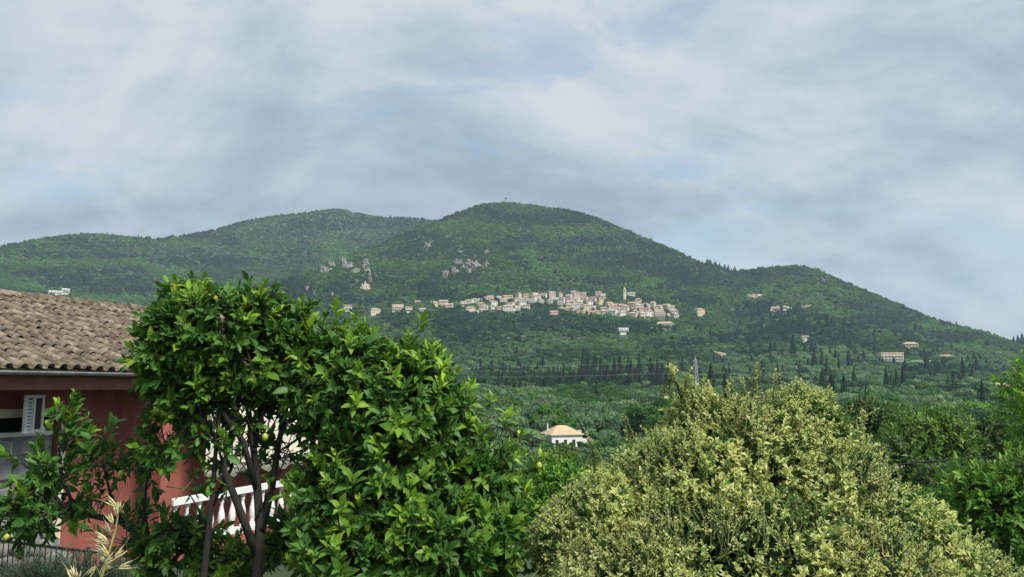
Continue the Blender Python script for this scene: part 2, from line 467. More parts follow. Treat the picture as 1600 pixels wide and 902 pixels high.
# ------------------------------------------------------------------ village list first (woods leave room for it)
HOUSES = []   # (px, py_base, w, storeys, depth, yaw, wall, roof, style, label, group)
core_top = ([720, 760, 820, 870, 930, 970, 1010, 1055], [474, 467, 463, 461, 459, 466, 476, 484])
core_bot = ([720, 770, 806, 850, 872, 900, 960, 1000, 1055], [487, 486, 488, 482, 486, 492, 494, 496, 496])
rv = random.Random(5)
cand = []
x = 722.0
while x < 1058:
    y0, y1 = np.interp(x, *core_top), np.interp(x, *core_bot)
    nrow = max(2, int(round((y1 - y0) / 6.2)))
    for j in range(nrow):
        yy = y0 + 5.0 + (y1 - y0 - 4) * j / max(1, nrow - 1) + rv.uniform(-1.2, 1.2)
        xx = x + rv.uniform(-3.2, 3.2) + (4 if j % 2 else 0)
        if rv.random() < .90 and not (945 < xx < 995 and 466 < yy < 479) and not (838 < xx < 868 and yy > 482):
            cand.append((xx, yy))
    x += rv.uniform(8.6, 11.5)
WALLS = {'cream': (.62,.55,.42), 'white': (.72,.70,.66), 'pink': (.60,.45,.39), 'ochre': (.64,.51,.33), 'salmon': (.57,.38,.30), 'pale grey': (.50,.48,.45)}
ROOFS = {'terracotta': (.38,.24,.17), 'faded tile': (.43,.34,.27), 'brown tile': (.26,.17,.12)}
cand.sort(key=lambda c: c[1])
for xx, yy in cand:
    wc = rv.choices(list(WALLS), [6, 5, 4, 3, 2.5, 1.5])[0]; rc_ = rv.choices(list(ROOFS), [4, 4, 2])[0]
    st = rv.choices([2, 3], [6, 3])[0]; style = rv.choices(['gable', 'hip', 'flat'], [5, 4, 1.2])[0]
    sw = {2: 'two-storey', 3: 'three-storey'}[st]
    rf = {'gable': 'gabled %s roof', 'hip': 'hipped %s roof', 'flat': 'flat roof terrace'}[style]
    rf = rf % rc_ if '%' in rf else rf
    HOUSES.append((xx, yy, rv.uniform(6, 12.5), st, rv.uniform(7.5, 10), rv.uniform(-.6, .6), wc, rc_, style,
                   f'{wc} {sw} house with {rf} in the packed hillside village', f'{wc} {sw} houses with {rf} in the village core'))
def named(px, py, w, st, d, yaw, wc, rc_, style, label): HOUSES.append((px, py, w, st, d, yaw, wc, rc_, style, label, None))
named(621, 488, 15, 3, 11, .1, 'ochre', 'faded tile', 'flat', 'square pale yellow three-storey house standing apart from the packed village')
named(638, 489, 9, 2, 9, .2, 'white', 'brown tile', 'gable', 'small white gabled house beside the square yellow house')
named(661, 488, 13, 1, 9, -.1, 'white', 'faded tile', 'hip', 'low white house with a curved pale roof among trees')
named(652, 478, 9, 2, 8, .3, 'pink', 'terracotta', 'gable', 'pink house half hidden by trees above the low white house')
named(678, 480, 9, 2, 8, .3, 'cream', 'faded tile', 'gable', 'cream house with tiled gable between the low white house and the village')
named(693, 478, 12, 2, 8, -.2, 'ochre', 'faded tile', 'gable', 'long ochre house with low tiled gable at the edge of the village')
named(702, 484, 10, 2, 8, -.2, 'pink', 'faded tile', 'gable', 'pink gabled house just below the long ochre house')
named(586, 492, 14, 2, 9, .3, 'cream', 'faded tile', 'hip', 'cream hip-roofed house on the slope above the lemon tree')
named(543, 486, 11, 2, 9, .1, 'pale grey', 'brown tile', 'gable', 'grey house with brown gable peeping over the lemon tree')
named(444, 486, 12, 1, 9, .0, 'cream', 'faded tile', 'gable', 'long cream house with low gable seen over the lemon tree crown')
named(740, 490, 13, 1, 8, -.2, 'white', 'faded tile', 'flat', 'low white flat-roofed building below the packed village')
named(803, 494, 7, 3, 7, 0, 'white', 'faded tile', 'flat', 'narrow tall white house at the foot of the village')
named(865, 495, 11, 2, 8, .3, 'salmon', 'terracotta', 'gable', 'salmon house with orange gabled roof below the village on its own')
named(1031, 498, 15, 3, 9, .05, 'salmon', 'terracotta', 'flat', 'wide salmon apartment house with banded balconies at the end of the village')
named(1053, 492, 13, 2, 9, .0, 'cream', 'faded tile', 'hip', 'cream hip-roofed house beside the salmon apartment house')
named(1093, 493, 14, 3, 10, .6, 'ochre', 'terracotta', 'hip', 'tall ochre house alone among trees outside the village')
named(1039, 510, 24, 1, 11, -.1, 'cream', 'faded tile', 'hip', 'long low cream villa with hipped pale roof under the village')
named(973, 522, 12, 2, 10, .3, 'white', 'faded tile', 'flat', 'white stepped house alone in the woods under the village')
named(986, 462, 14, 1, 8, 0, 'cream', 'faded tile', 'gable', 'cream church nave with low gable beside the bell tower')
named(936, 462, 10, 1, 8, 0, 'white', 'faded tile', 'gable', 'white house highest on the slope above the village')
named(86, 461, 22, 2, 12, .1, 'white', 'faded tile', 'flat', 'white flat-roofed hotel block on the wooded slope above the tiled roof')
named(102, 460, 13, 3, 12, .1, 'white', 'faded tile', 'flat', 'taller white block joined to the flat-roofed hotel on the wooded slope')
named(1393, 570, 22, 4, 12, .25, 'ochre', 'terracotta', 'flat', 'ochre four-storey hotel with rows of balconies on the hillside')
named(1430, 570, 30, 1, 9, .1, 'white', 'faded tile', 'flat', 'long low white annexe beside the ochre hotel')
named(1423, 546, 17, 2, 10, 0, 'cream', 'faded tile', 'hip', 'cream house with hipped roof up the slope from the ochre hotel')
named(1474, 562, 22, 1, 10, -.2, 'white', 'terracotta', 'hip', 'low white villa with hipped terracotta roof on the hillside')
named(1561, 612, 16, 1, 9, .2, 'ochre', 'faded tile', 'hip', 'low ochre farmhouse on the valley slope behind the bright green tree')
named(1258, 535, 8, 2, 8, .2, 'white', 'brown tile', 'gable', 'small white house half buried in the dark wood')
HPOS = [hit(h[0], h[1]) for h in HOUSES]
TOWER = hit(976, 468)

# pale cliffs and bare patches: (px, py, w px, h px, kind, label)
CLIFFS = [(508,420,16,12,'rock'),(520,412,12,10,'rock'),(537,407,10,14,'rock'),(545,413,14,14,'rock'),(556,423,14,10,'rock'),(570,410,10,14,'rock'),(572,420,9,12,'rock'),(570,447,15,15,'quarry'),(578,433,5,22,'rock'),(716,409,14,10,'rock'),(738,412,24,16,'rock'),(733,424,9,9,'rock'),(758,413,10,12,'rock'),(697,427,12,13,'rock'),(711,421,12,12,'rock'),(668,383,10,15,'rock'),(718,394,10,6,'rock'),(759,394,10,7,'rock'),(557,440,7,8,'rock'),(535,443,8,6,'rock'),(520,461,4,12,'rock'),(480,452,6,12,'rock'),(1218,484,30,12,'quarry'),(1258,480,12,5,'quarry'),(1176,464,26,6,'quarry'),(1130,554,28,7,'quarry'),(1285,437,10,6,'rock'),(1313,461,4,6,'rock')]
CPOS = [hit(c[0], c[1] + c[3]*.4) for c in CLIFFS]

# ------------------------------------------------------------------ single trees one can tell apart
def cyp(px, py, hpx, label, group, kind='cypress', r_fix=None):
    p = hit(px, py) if r_fix is None else ground_at(at(px, py, r_fix))
    hgt = hpx * float(np.hypot(p[0], p[1])) / F_PX / math.cos(math.atan2(p[0], p[1]))
    wf = R.uniform(.75, 1.45)
    return tree(kind, p, hgt*wf, label, 'cypress' if kind == 'cypress' else 'pine', group, zscale=1/wf)
tall = 'slender dark cypress spiring out of the woods across the valley'
for px, py, h in [(1028,668,42),(1040,662,30)]:
    cyp(px, py, h, 'lone cypress in the olive grove behind the variegated shrub', 'pair of cypresses behind the variegated shrub')
for px, py, h in [(1112,626,52),(1133,624,34),(1174,560,24),(1192,596,30),(1206,575,20),(1273,580,30),(1328,582,28),(1335,605,26),(1300,625,34),(1320,628,34),(1293,600,38),(1287,622,40),(1386,612,30),(1394,613,24),(1402,612,30),(1355,640,30),(1412,606,26),(1240,562,34),(1455,600,16),(1503,630,22),(1537,642,34),(1530,640,24),(1570,668,50),(1140,595,26),(1215,590,22),(1250,590,22)]:
    cyp(px, py, h, tall, 'cypresses scattered over the far slope')
rc2 = random.Random(3)
for i in range(165):
    px = rc2.uniform(735, 1085); lo = 612 + 6*math.sin(px/40)
    py = lo - abs(rc2.gauss(0, 15))
    if 860 < px < 910 and py < 590: continue
    cyp(px, py, rc2.uniform(13, 33), 'dark cypress in the dense spiky grove across the valley', 'cypresses of the dense grove across the valley')
for i in range(48):
    px = rc2.uniform(1170, 1340); py = 500 + (px-1170)*.16 + rc2.gauss(0, 9)
    cyp(px, py, rc2.uniform(8, 19), 'dark cypress in the belt of black wood under the quarry', 'cypresses in the black wood under the quarry')
for i in range(26):
    px = rc2.uniform(1440, 1530); py = rc2.uniform(577, 602)
    cyp(px, py, rc2.uniform(10, 22), 'dark cypress in the clump below the ochre hotel', 'cypresses below the ochre hotel')
for i in range(22):
    px = rc2.uniform(1060, 1330); py = rc2.uniform(520, 610)
    cyp(px, py, rc2.uniform(12, 24), tall, 'cypresses scattered over the far slope')
# rounded trees of the valley floor
OL = 'rounded grey-green olive tree in the valley grove'
OK_ = 'rounded mid-green oak in the valley grove'
rt = random.Random(8)
VT = []
for i in range(150):
    r_ = rt.uniform(215, 430); px = rt.uniform(790, 1620)
    VT.append((px, r_))
VT.sort(key=lambda q: -q[1])
kept = []
for px, r_ in VT:
    a = px_az(px); p = ground_at((math.sin(a)*r_, math.cos(a)*r_))
    if any(math.hypot(p[0]-q[0], p[1]-q[1]) < 6.0 for q in kept): continue
    if 815 < px < 945 and r_ < 232: continue
    kept.append(p)
    kd = 'olive' if rt.random() < .55 else 'oak'
    tree(kd, p, rt.uniform(4.2, 6.8), (OL if kd == 'olive' else OK_) + (' behind the white house' if px < 1060 else ' past the variegated shrub'), 'tree', ('olive trees' if kd == 'olive' else 'oaks') + (' behind the white valley house' if px < 1060 else ' past the variegated shrub'))

for px, r_, sz_ in [(843,196,2.6),(852,190,2.0),(872,191,1.7),(893,190,1.9),(906,192,2.3),(925,194,2.6),(938,198,3.0),(948,205,3.4),(832,200,3.2),(822,205,3.4),(862,188,1.5),(884,187,1.6),(915,188,2.0),(932,188,2.2),(846,184,1.9),(958,200,3.0)]:
    a = px_az(px); p = ground_at((math.sin(a)*r_, math.cos(a)*r_)); kept.append(p)
    tree('oak' if sz_ < 2.4 else 'olive', p, sz_*(.52 if r_ < 195.5 else .9), 'low leafy tree crowding round the white valley house', 'tree', 'trees crowding round the white valley house')
# ------------------------------------------------------------------ woods (uncountable): one object per kind
def gn_scatter(name, protos, pts, scl, rot, kindname):
    me = bpy.data.meshes.new(name)
    n = len(pts)
    me.vertices.add(n); me.vertices.foreach_set('co', np.ascontiguousarray(pts, np.float32).ravel())
    a = me.attributes.new('scl', 'FLOAT_VECTOR', 'POINT'); a.data.foreach_set('vector', np.ascontiguousarray(scl, np.float32).ravel())
    r3 = np.zeros((n, 3), np.float32); r3[:, 2] = rot
    a = me.attributes.new('rot', 'FLOAT_VECTOR', 'POINT'); a.data.foreach_set('vector', r3.ravel())
    a = me.attributes.new('var', 'INT', 'POINT'); a.data.foreach_set('value', RG.integers(0, len(protos), n).astype(np.int32))
    o = link(name, me)
    g = bpy.data.node_groups.new(name, 'GeometryNodeTree')
    g.interface.new_socket('Geometry', in_out='INPUT', socket_type='NodeSocketGeometry')
    g.interface.new_socket('Geometry', in_out='OUTPUT', socket_type='NodeSocketGeometry')
    gi = g.nodes.new('NodeGroupInput'); go = g.nodes.new('NodeGroupOutput')
    iop = g.nodes.new('GeometryNodeInstanceOnPoints')
    join = g.nodes.new('GeometryNodeJoinGeometry')
    for pr in protos:
        oi = g.nodes.new('GeometryNodeObjectInfo'); oi.transform_space = 'ORIGINAL'
        oi.inputs['Object'].default_value = pr; oi.inputs['As Instance'].default_value = True
        g.links.new(oi.outputs['Geometry'], join.inputs[0])
    def attr(nm, dt):
        q = g.nodes.new('GeometryNodeInputNamedAttribute'); q.data_type = dt; q.inputs['Name'].default_value = nm
        return q.outputs['Attribute']
    g.links.new(gi.outputs[0], iop.inputs['Points']); g.links.new(join.outputs[0], iop.inputs['Instance'])
    iop.inputs['Pick Instance'].default_value = True
    g.links.new(attr('var', 'INT'), iop.inputs['Instance Index'])
    e2r = g.nodes.new('FunctionNodeEulerToRotation'); g.links.new(attr('rot', 'FLOAT_VECTOR'), e2r.inputs[0])
    g.links.new(e2r.outputs[0], iop.inputs['Rotation'])
    g.links.new(attr('scl', 'FLOAT_VECTOR'), iop.inputs['Scale'])
    g.links.new(iop.outputs[0], go.inputs[0])
    md = o.modifiers.new('scatter', 'NODES'); md.node_group = g
    tag(o, kindname, None, None, 'stuff')
    return o
AZ0, AZ1 = math.radians(-39), math.radians(39)
def zone(r0, r1, sp, a0=AZ0, a1=AZ1):
    n = int(.5*(a1-a0)*(r1*r1-r0*r0)/sp**2)
    r_ = np.sqrt(RG.uniform(r0*r0, r1*r1, n)); a = RG.uniform(a0, a1, n)
    return np.stack([np.sin(a)*r_, np.cos(a)*r_], -1)
pts = np.concatenate([zone(9, 30, 1.15, px_az(560), px_az(1750)), zone(30, 62, 2.0, px_az(560)), zone(62, 105, 3.2), zone(105, 215, 4.2), zone(215, 450, 6.2), zone(450, 800, 5.2), zone(800, 1300, 4.5), zone(1300, 1900, 4.5), zone(1900, 2420, 5.2, AZ0, math.radians(0))])
px_, py_ = pts[:, 0], pts[:, 1]
pz = height(px_, py_)
rad = np.hypot(px_, py_)
ok = visible(px_, py_, pz + 4)
azp = np.arctan2(px_, py_)
avail = (-np.where((azp > px_az(800)) & (azp < px_az(960)), .079, .062)*rad - pz)/1.45
avail = np.where(rad < 62, np.clip(rad*.028, .3, 1.3), avail)
ok &= (rad > 215) | (avail > .6) | (rad < 62)
# leave room for houses, cliffs and the single trees
def clear(P, rad_side, front, depth=8):
    p = np.asarray(P); u = p[:2]/np.linalg.norm(p[:2])
    dx, dy = px_-p[0], py_-p[1]
    al = dx*u[0]+dy*u[1]; ac = np.abs(dx*u[1]-dy*u[0])
    return ~((ac < rad_side) & (al > -front) & (al < depth))
ok &= clear(TOWER, 4, 16, 4)
for h, p in zip(HOUSES, HPOS): ok &= clear(p, h[2]*.5+1.0, 9 if h[10] else 16, 7)
for c, p in zip(CLIFFS, CPOS):
    w = c[2]*np.hypot(p[0], p[1])/F_PX
    ok &= clear(p, w*.36, 9, 5+c[3]*.5)
for p in kept: ok &= np.hypot(px_-p[0], py_-p[1]) > 3.5
ok &= clear(at(880, 690, 200), 13, 9, 12)
pts, pz, rad, avail = pts[ok], pz[ok], rad[ok], avail[ok]
P3 = np.stack([pts[:, 0], pts[:, 1], pz], -1)
sx, sy = px_of(P3)
un = RG.random(len(P3))
nz = fbm(pts[:, 0]/130, pts[:, 1]/130, 3); nz2 = fbm(pts[:, 0]/70+40, pts[:, 1]/70, 3)
# dark pine stands on the mountain (cx, cy, rx, ry)
DARK = [(500,352,55,12),(590,350,60,9),(620,348,40,10),(455,356,25,6),(310,370,30,5),(110,440,55,14),(190,448,60,14),(450,455,45,18),(160,425,45,6),(880,395,26,6),(860,408,22,5),(955,402,50,7),(1010,412,60,9),(1070,425,55,14),(1110,418,40,10),(1030,395,20,5),(1090,440,45,10),(960,430,8,9),(1045,448,16,8),(1180,432,20,6),(300,450,50,12),(60,430,40,7)]
HOLM = [(820,505,90,18),(740,520,50,20),(900,560,80,12),(1240,520,70,14),(1300,540,70,9),(1390,500,60,10),(1470,530,70,10),(700,505,50,14),(960,515,90,12),(1090,470,40,10),(940,440,60,7),(560,470,60,8),(850,345,90,10),(920,380,50,10),(640,400,60,8),(130,400,120,6),(330,410,100,8),(1190,480,40,8),(1160,530,60,9),(1060,540,60,8),(1480,585,80,10),(900,600,170,13),(800,590,80,14),(1440,625,120,12)]
dark = np.zeros(len(P3))
for cx_, cy_, rx, ry in DARK:
    q = ((sx-cx_)/rx)**2 + ((sy-cy_)/ry)**2
    dark = np.maximum(dark, np.clip(1.35-q, 0, 1))
dk_holm = np.zeros(len(P3))
for cx_, cy_, rx, ry in HOLM:
    dk_holm = np.maximum(dk_holm, np.clip(1.3-((sx-cx_)/rx)**2-((sy-cy_)/ry)**2, 0, 1))
dk_holm = np.maximum(dk_holm, np.clip(nz2*1.6-.75, 0, .8))
dk_holm = np.maximum(dk_holm, dark*.95)
is_pine = (un < dark*np.where(rad > 1700, .22, .5)) & (rad > 600) | ((un > .985) & (rad > 500))
olive_p = np.clip((1150-rad)/500, 0, .8) + nz*.35
olive_p = np.where(sx > 1100, olive_p+.15, olive_p)
u2 = RG.random(len(P3))
is_holm = ~is_pine & (rad > 450) & (un < dk_holm*.8)
is_olive = ~is_pine & ~is_holm & (u2 < olive_p) & (rad < 1300) & (rad > 62)
is_oak = ~is_pine & ~is_holm & ~is_olive & (rad < 900)
is_maq = ~is_pine & ~is_holm & ~is_olive & ~is_oak
sz = np.where(rad < 120, RG.uniform(1.3, 2.4, len(P3)), np.where(rad < 450, RG.uniform(2.6, 5.2, len(P3)), np.where(rad < 1200, RG.uniform(2.0, 4.4, len(P3)), RG.uniform(1.7, 4.2, len(P3)))))
sz *= 1 + .25*nz2
sz *= np.exp(RG.normal(0, .15, len(P3)))
sz = np.where(RG.random(len(P3)) < .03, sz*1.5, sz)
sz = np.minimum(sz, 5.2)
sz = np.where(rad < 215, np.minimum(sz, avail), sz)
rot = RG.uniform(0, 6.28, len(P3))
def scat(name, kind, m, label, sc, zs):
    s = np.stack([sc, sc, sc*zs], -1)[m]
    q = P3[m].copy(); q[:, 2] -= .25*sc[m]
    return gn_scatter(name, PROTO[kind], q, s, rot[m], label)
# one maquis tree and pine of each shape stand at the wood's edge as single trees
for i in range(4):
    tree('maquis', hit(1175+i*16, 470+i*2), 3.4, 'rounded shrubby tree beside the bare earth bank on the far slope', 'tree', 'shrubby trees beside the earth bank', var=i, name='maquis_tree')
for i in range(3):
    cyp(1584 + i*7, 533+i*3, 7+i*3, 'dark pine standing up on the falling skyline', 'pines on the falling skyline', 'pine')
for i in range(14):
    cyp(1105+i*3.4+R.uniform(-1, 1), np.interp(1105+i*3.4, [1105, 1140, 1160], [417, 428, 426]), R.uniform(8, 13), 'dark pine pricking the skyline of the saddle', 'pines on the saddle skyline', 'pine')
for i in range(4):
    tree('holm', hit(1120+i*13, 552-i), 3.2, 'dark holm oak beside the bare earth strip among olive groves', 'tree', 'holm oaks beside the earth strip', var=i, name='holm_oak_tree')
z1 = RG.uniform(.8, 1.25, len(P3))
scat('maquis_woodland', 'maquis', is_maq, 'dense green scrub woodland covering the mountain', sz*1.05, z1)
scat('olive_woodland', 'olive', is_olive, 'grey-green olive woodland covering the lower slopes', sz*1.05, z1)
scat('holm_oak_woodland', 'holm', is_holm, 'dark evergreen oak woodland in the folds of the slopes', sz*1.15, z1)
scat('oak_woodland', 'oak', is_oak, 'mid-green broadleaf woodland of the valley', sz*1.05, z1)
pine_h = np.where(rad > 1400, RG.uniform(7, 12, len(P3)), RG.uniform(8, 15, len(P3)))
scat('pine_woodland', 'pine', is_pine, 'dark conifer stands on the mountain', pine_h, np.ones(len(P3)))
print('woods', is_maq.sum(), is_olive.sum(), is_oak.sum(), is_pine.sum())

# ------------------------------------------------------------------ cliffs
def rock_mesh(seed, w, h, d, mat):
    """craggy face: many angular blocks stepped back up the slope"""
    g = np.random.default_rng(seed)
    Vs, Fs, off = [], [], 0
    for i in range(26):
        V, Fc = ICO1
        u, v = g.uniform(-.5, .5), g.uniform(-.15, .55)
        u *= 1 - .5*abs(v)
        s = g.uniform(.07, .2)
        c = np.array([u*w + .12*w*math.sin(v*5+seed), v*d*.9, v*h*.95])
        q = V*np.array([w*s*g.uniform(.5, 1.1), d*.3, h*s*g.uniform(.9, 2.0)])
        nn = 1 + .2*g.standard_normal(len(V))
        Vs.append(c + q*nn[:, None]); Fs.append(Fc+off); off += len(V)
    return np_mesh('rock_outcrop', np.concatenate(Vs), [np.concatenate(Fs)], mat)
for i, (c, p) in enumerate(zip(CLIFFS, CPOS)):
    r_ = float(np.hypot(p[0], p[1])); k = r_/F_PX
    w, h = c[2]*k, c[3]*k
    o = link('rock_outcrop', rock_mesh(900+i, w*1.05, h*1.1, max(6, h*.8), M[c[4]]))
    o.location = (p[0], p[1], p[2]+h*.02+.8); o.rotation_euler = (0, 0, -math.atan2(p[0], p[1]))
    px = c[0]
    if c[4] == 'quarry': lab = {570: 'pinkish bare rock scar at the foot of the cliffs', 1218: 'bare stone quarry face in the trees', 1258: 'small bare stone patch beside the quarry', 1176: 'bare yellowish earth bank above the woods', 1130: 'bare pale earth strip among the olive groves'}[px]; gp = None
    elif px < 600: lab, gp = 'pale grey limestone crag in the broken cliff band', 'crags of the broken cliff band'
    elif px < 780: lab, gp = 'grey limestone crag standing out above the village', 'crags above the village'
    else: lab, gp = 'grey rock showing on the shoulder of the smaller hill', 'rocks on the smaller hill'
    tag(o, lab, 'rock', gp)

# ------------------------------------------------------------------ village houses
for k, c in WALLS.items(): M['wall_'+k] = mat_plain(k+' render', tuple(v*.82 for v in c), tuple(min(.85, v*1.08) for v in c), scale=.5, rough=.9)
for k, c in ROOFS.items(): M['roof_'+k] = mat_plain(k+' roof', tuple(v*.75 for v in c), tuple(v*1.2 for v in c), scale=1.2, rough=.9)
M['glass'] = mat_plain('window glass', (.02,.025,.03), (.05,.055,.06), scale=2, rough=.15)
M['shutter_dark'] = mat_plain('painted shutter', (.05,.04,.03), (.12,.08,.05), scale=2, rough=.7)
M['white_paint'] = mat_plain('white paint', (.62,.63,.62), (.78,.79,.78), scale=3, rough=.55)
M['concrete'] = mat_plain('concrete', (.30,.29,.28), (.46,.45,.43), scale=1.5, rough=.9)
WIN = MB().box(-.5, .5, -.10, .06, 0, 1.35).mesh('window', M['glass'])
WIN_B = MB().box(-.5, .5, -.10, .06, 0, 1.35).mesh('window', M['shutter_dark'])
SLAB_CACHE = {}
def house(h, p):
    px, py, w, st, d, yaw, wc, rc_, style, label, group = h
    H = st*2.9 + .2
    face = -math.atan2(p[0], p[1])           # front (local -y) looks back down the valley
    t = empty('village_house', (p[0], p[1], p[2]), face + yaw)
    tag(t, label, 'house', group)
    mb = MB()
    if style == 'gable':
        rise = w*.0 + d*.22
        V = [(-w/2,-d/2,-5),(w/2,-d/2,-5),(w/2,d/2,-5),(-w/2,d/2,-5),(-w/2,-d/2,H),(w/2,-d/2,H),(w/2,d/2,H),(-w/2,d/2,H),(-w/2,0,H+rise),(w/2,0,H+rise)]
        mb.add(V, [(0,1,5,4),(2,3,7,6),(1,2,6,9,5),(3,0,4,8,7)])
    else: mb.box(-w/2, w/2, -d/2, d/2, -5, H)
    mb.build('wall', M['wall_'+wc], t)
    rm = MB(); e = .45
    if style == 'gable':
        rise = d*.22; s = rise/(d/2)
        for sg in (-1, 1):
            y0, z0 = sg*(d/2+e), H - e*s + .03
            V = [(-w/2-.3,y0,z0),(w/2+.3,y0,z0),(w/2+.3,0,H+rise+.03),(-w/2-.3,0,H+rise+.03)]
            V2 = [(a, b, c+.25) for a, b, c in V]
            rm.add(V+V2, [(0,3,2,1),(4,5,6,7),(0,1,5,4),(1,2,6,5),(3,0,4,7)])
    elif style == 'hip':
        rise = d*.24; q = min(w, d)*.42
        rm.box(-w/2-e, w/2+e, -d/2-e, d/2+e, H+.01, H+.2)
        rm.add([(-w/2-e,-d/2-e,H+.2),(w/2+e,-d/2-e,H+.2),(w/2+e,d/2+e,H+.2),(-w/2-e,d/2+e,H+.2),(-w/2+q,0,H+.2+rise),(w/2-q,0,H+.2+rise)], [(0,1,5,4),(1,2,5),(2,3,4,5),(3,0,4)])
    else:
        rm.box(-w/2-.1, w/2+.1, -d/2-.1, d/2+.1, H+.01, H+.25)
        for a in (0, 1):
            rm.box(-w/2-.1, w/2+.1, (-d/2-.1 if a == 0 else d/2-.15), (-d/2+.15 if a == 0 else d/2+.1), H+.25, H+.9)
            rm.box((-w/2-.1 if a == 0 else w/2-.15), (-w/2+.15 if a == 0 else w/2+.1), -d/2+.15, d/2-.15, H+.25, H+.9)
    rm.build('roof', M['roof_'+rc_] if style != 'flat' else M['wall_'+wc], t)
    if style != 'flat' and R.random() < .4:
        MB().box(-.4, .4, -.4, .4, 0, 1.8).build('chimney', M['wall_cream'], t).location = (w*.22, d*.12, H+.7)
    nc = max(2, int(w/2.9))
    for f in range(st):
        for i in range(nc):
            x_ = -w/2 + w*(i+.5)/nc
            o = link('window', WIN if R.random() < .6 else WIN_B, t)
            o.location = (x_, -d/2, f*2.9+.95)
        if f > 0 and (style == 'flat' or R.random() < .25):
            b = MB().box(-w/2*.92, w/2*.92, -1.3, -.01, -.12, .05); b.box(-w/2*.92, w/2*.92, -1.3, -1.22, .05, .85)
            b.build('balcony', M['wall_white'] if wc != 'white' else M['wall_pale grey'], t).location = (0, -d/2, f*2.9+.1)
        side = 1 if yaw > 0 else -1
        for yy in (-d*.22, d*.22):
            o = link('window', WIN, t); o.location = (side*-w/2, yy, f*2.9+.95); o.rotation_euler = (0, 0, math.pi/2)
    return t
for h, p in zip(HOUSES, HPOS): house(h, p)
# bell tower
p = hit(976, 468)
bt = empty('bell_tower', p, -math.atan2(p[0], p[1])+.3, (1.1, 1.1, 1.25)); tag(bt, 'slim cream bell tower rising over the village roofs', 'tower')
MB().box(-1.9, 1.9, -1.9, 1.9, -4, 9).build('shaft', M['wall_cream'], bt)
bf = MB().box(-2.2, 2.2, -2.2, 2.2, 9.0, 9.4)
for a in (-1, 1):
    for b in (-1, 1): bf.box(a*1.5-.4, a*1.5+.4, b*1.5-.4, b*1.5+.4, 9.4, 12.2)
bf.box(-2.1, 2.1, -2.1, 2.1, 12.2, 12.7); bf.build('belfry', M['wall_cream'], bt)
MB().lathe([(1.6,12.7),(1.55,13.4),(1.2,14.3),(.5,15),(.12,15.3),(.1,16.6)], 10).build('cupola', M['wall_ochre'], bt, True)
MB().lathe([(.55,9.9),(.42,10.2),(.3,10.9),(.1,11.2)], 8).build('bell', M['shutter_dark'], bt, True)

# summit mast
def lattice(mb, w0, w1, h, n, r_):
    lv = [(w0+(w1-w0)*i/n, h*(1-(1-i/n)**1.15)) for i in range(n+1)]
    cs = [(-1,-1),(1,-1),(1,1),(-1,1)]
    for i in range(n):
        (a, za_), (b, zb_) = lv[i], lv[i+1]
        for j in range(4):
            c0, c1 = cs[j], cs[(j+1) % 4]
            mb.tube([(c0[0]*a, c0[1]*a, za_), (c0[0]*b, c0[1]*b, zb_)], r_, 4, False)
            mb.tube([(c0[0]*a, c0[1]*a, za_), (c1[0]*b, c1[1]*b, zb_)], r_*.6, 4, False)
            mb.tube([(c1[0]*a, c1[1]*a, za_), (c0[0]*b, c0[1]*b, zb_)], r_*.6, 4, False)
            mb.tube([(c0[0]*b, c0[1]*b, zb_), (c1[0]*b, c1[1]*b, zb_)], r_*.6, 4, False)
M['galv'] = mat_plain('galvanised steel', (.30,.31,.32), (.45,.46,.47), scale=2, rough=.5, metal=.3)
p = hit(790, 319)
mt = empty('summit_mast', p); tag(mt, 'small lattice mast on the mountain summit', 'mast')
mb = MB(); lattice(mb, 2.6, 2.2, 13, 4, .22); mb.build('frame', M['galv'], mt)
MB().box(-3, 3, -3, 3, 13.1, 13.5).build('platform', M['galv'], mt)
# pylons and power lines
def pylon(px, ytop, Y, ybase, label):
    top = at(px, ytop, Y); g0 = ground_at(top); h = top[2]-g0[2]
    t = empty('pylon', g0, .5); tag(t, label, 'pylon')
    mb = MB(); lattice(mb, 1.5, .5, h-2.5, 10, .15); mb.build('lattice_frame', M['galv'], t)
    MB().tube([(0,0,h-2.6),(0,0,h)], [.35, .08], 5).build('peak', M['galv'], t)
    for k, zz in enumerate((h-3.2, h-6.2, h-9.2)):
        b = MB(); b.tube([(-1.6,0,zz+.05),(0,0,zz+.45),(1.6,0,zz+.05)], .08, 4); b.tube([(-1.6,0,zz),(1.6,0,zz)], .08, 4)
        b.build('cross_arm', M['galv'], t)
    return t, h
py1, h1 = pylon(1086, 555, 430, 640, 'tall lattice pylon rising behind the variegated shrub')
py2, h2 = pylon(1461, 602, 560, 640, 'smaller-looking lattice pylon farther along the line below the hotel')
M['wire'] = mat_plain('bare conductor', (.42,.44,.46), (.5,.52,.54), scale=2, rough=.4, metal=.2)
def wire(a, b, sag, rad_, mat, name, label, group=None, n=24):
    pts_ = []
    for i in range(n+1):
        t_ = i/n; q = np.array(a)*(1-t_)+np.array(b)*t_; q[2] -= sag*4*t_*(1-t_); pts_.append(q)
    o = MB().tube(pts_, rad_, 4, False).build(name, mat); tag(o, label, 'cable', group); return o
b1 = np.array(py1.location); b2 = np.array(py2.location)
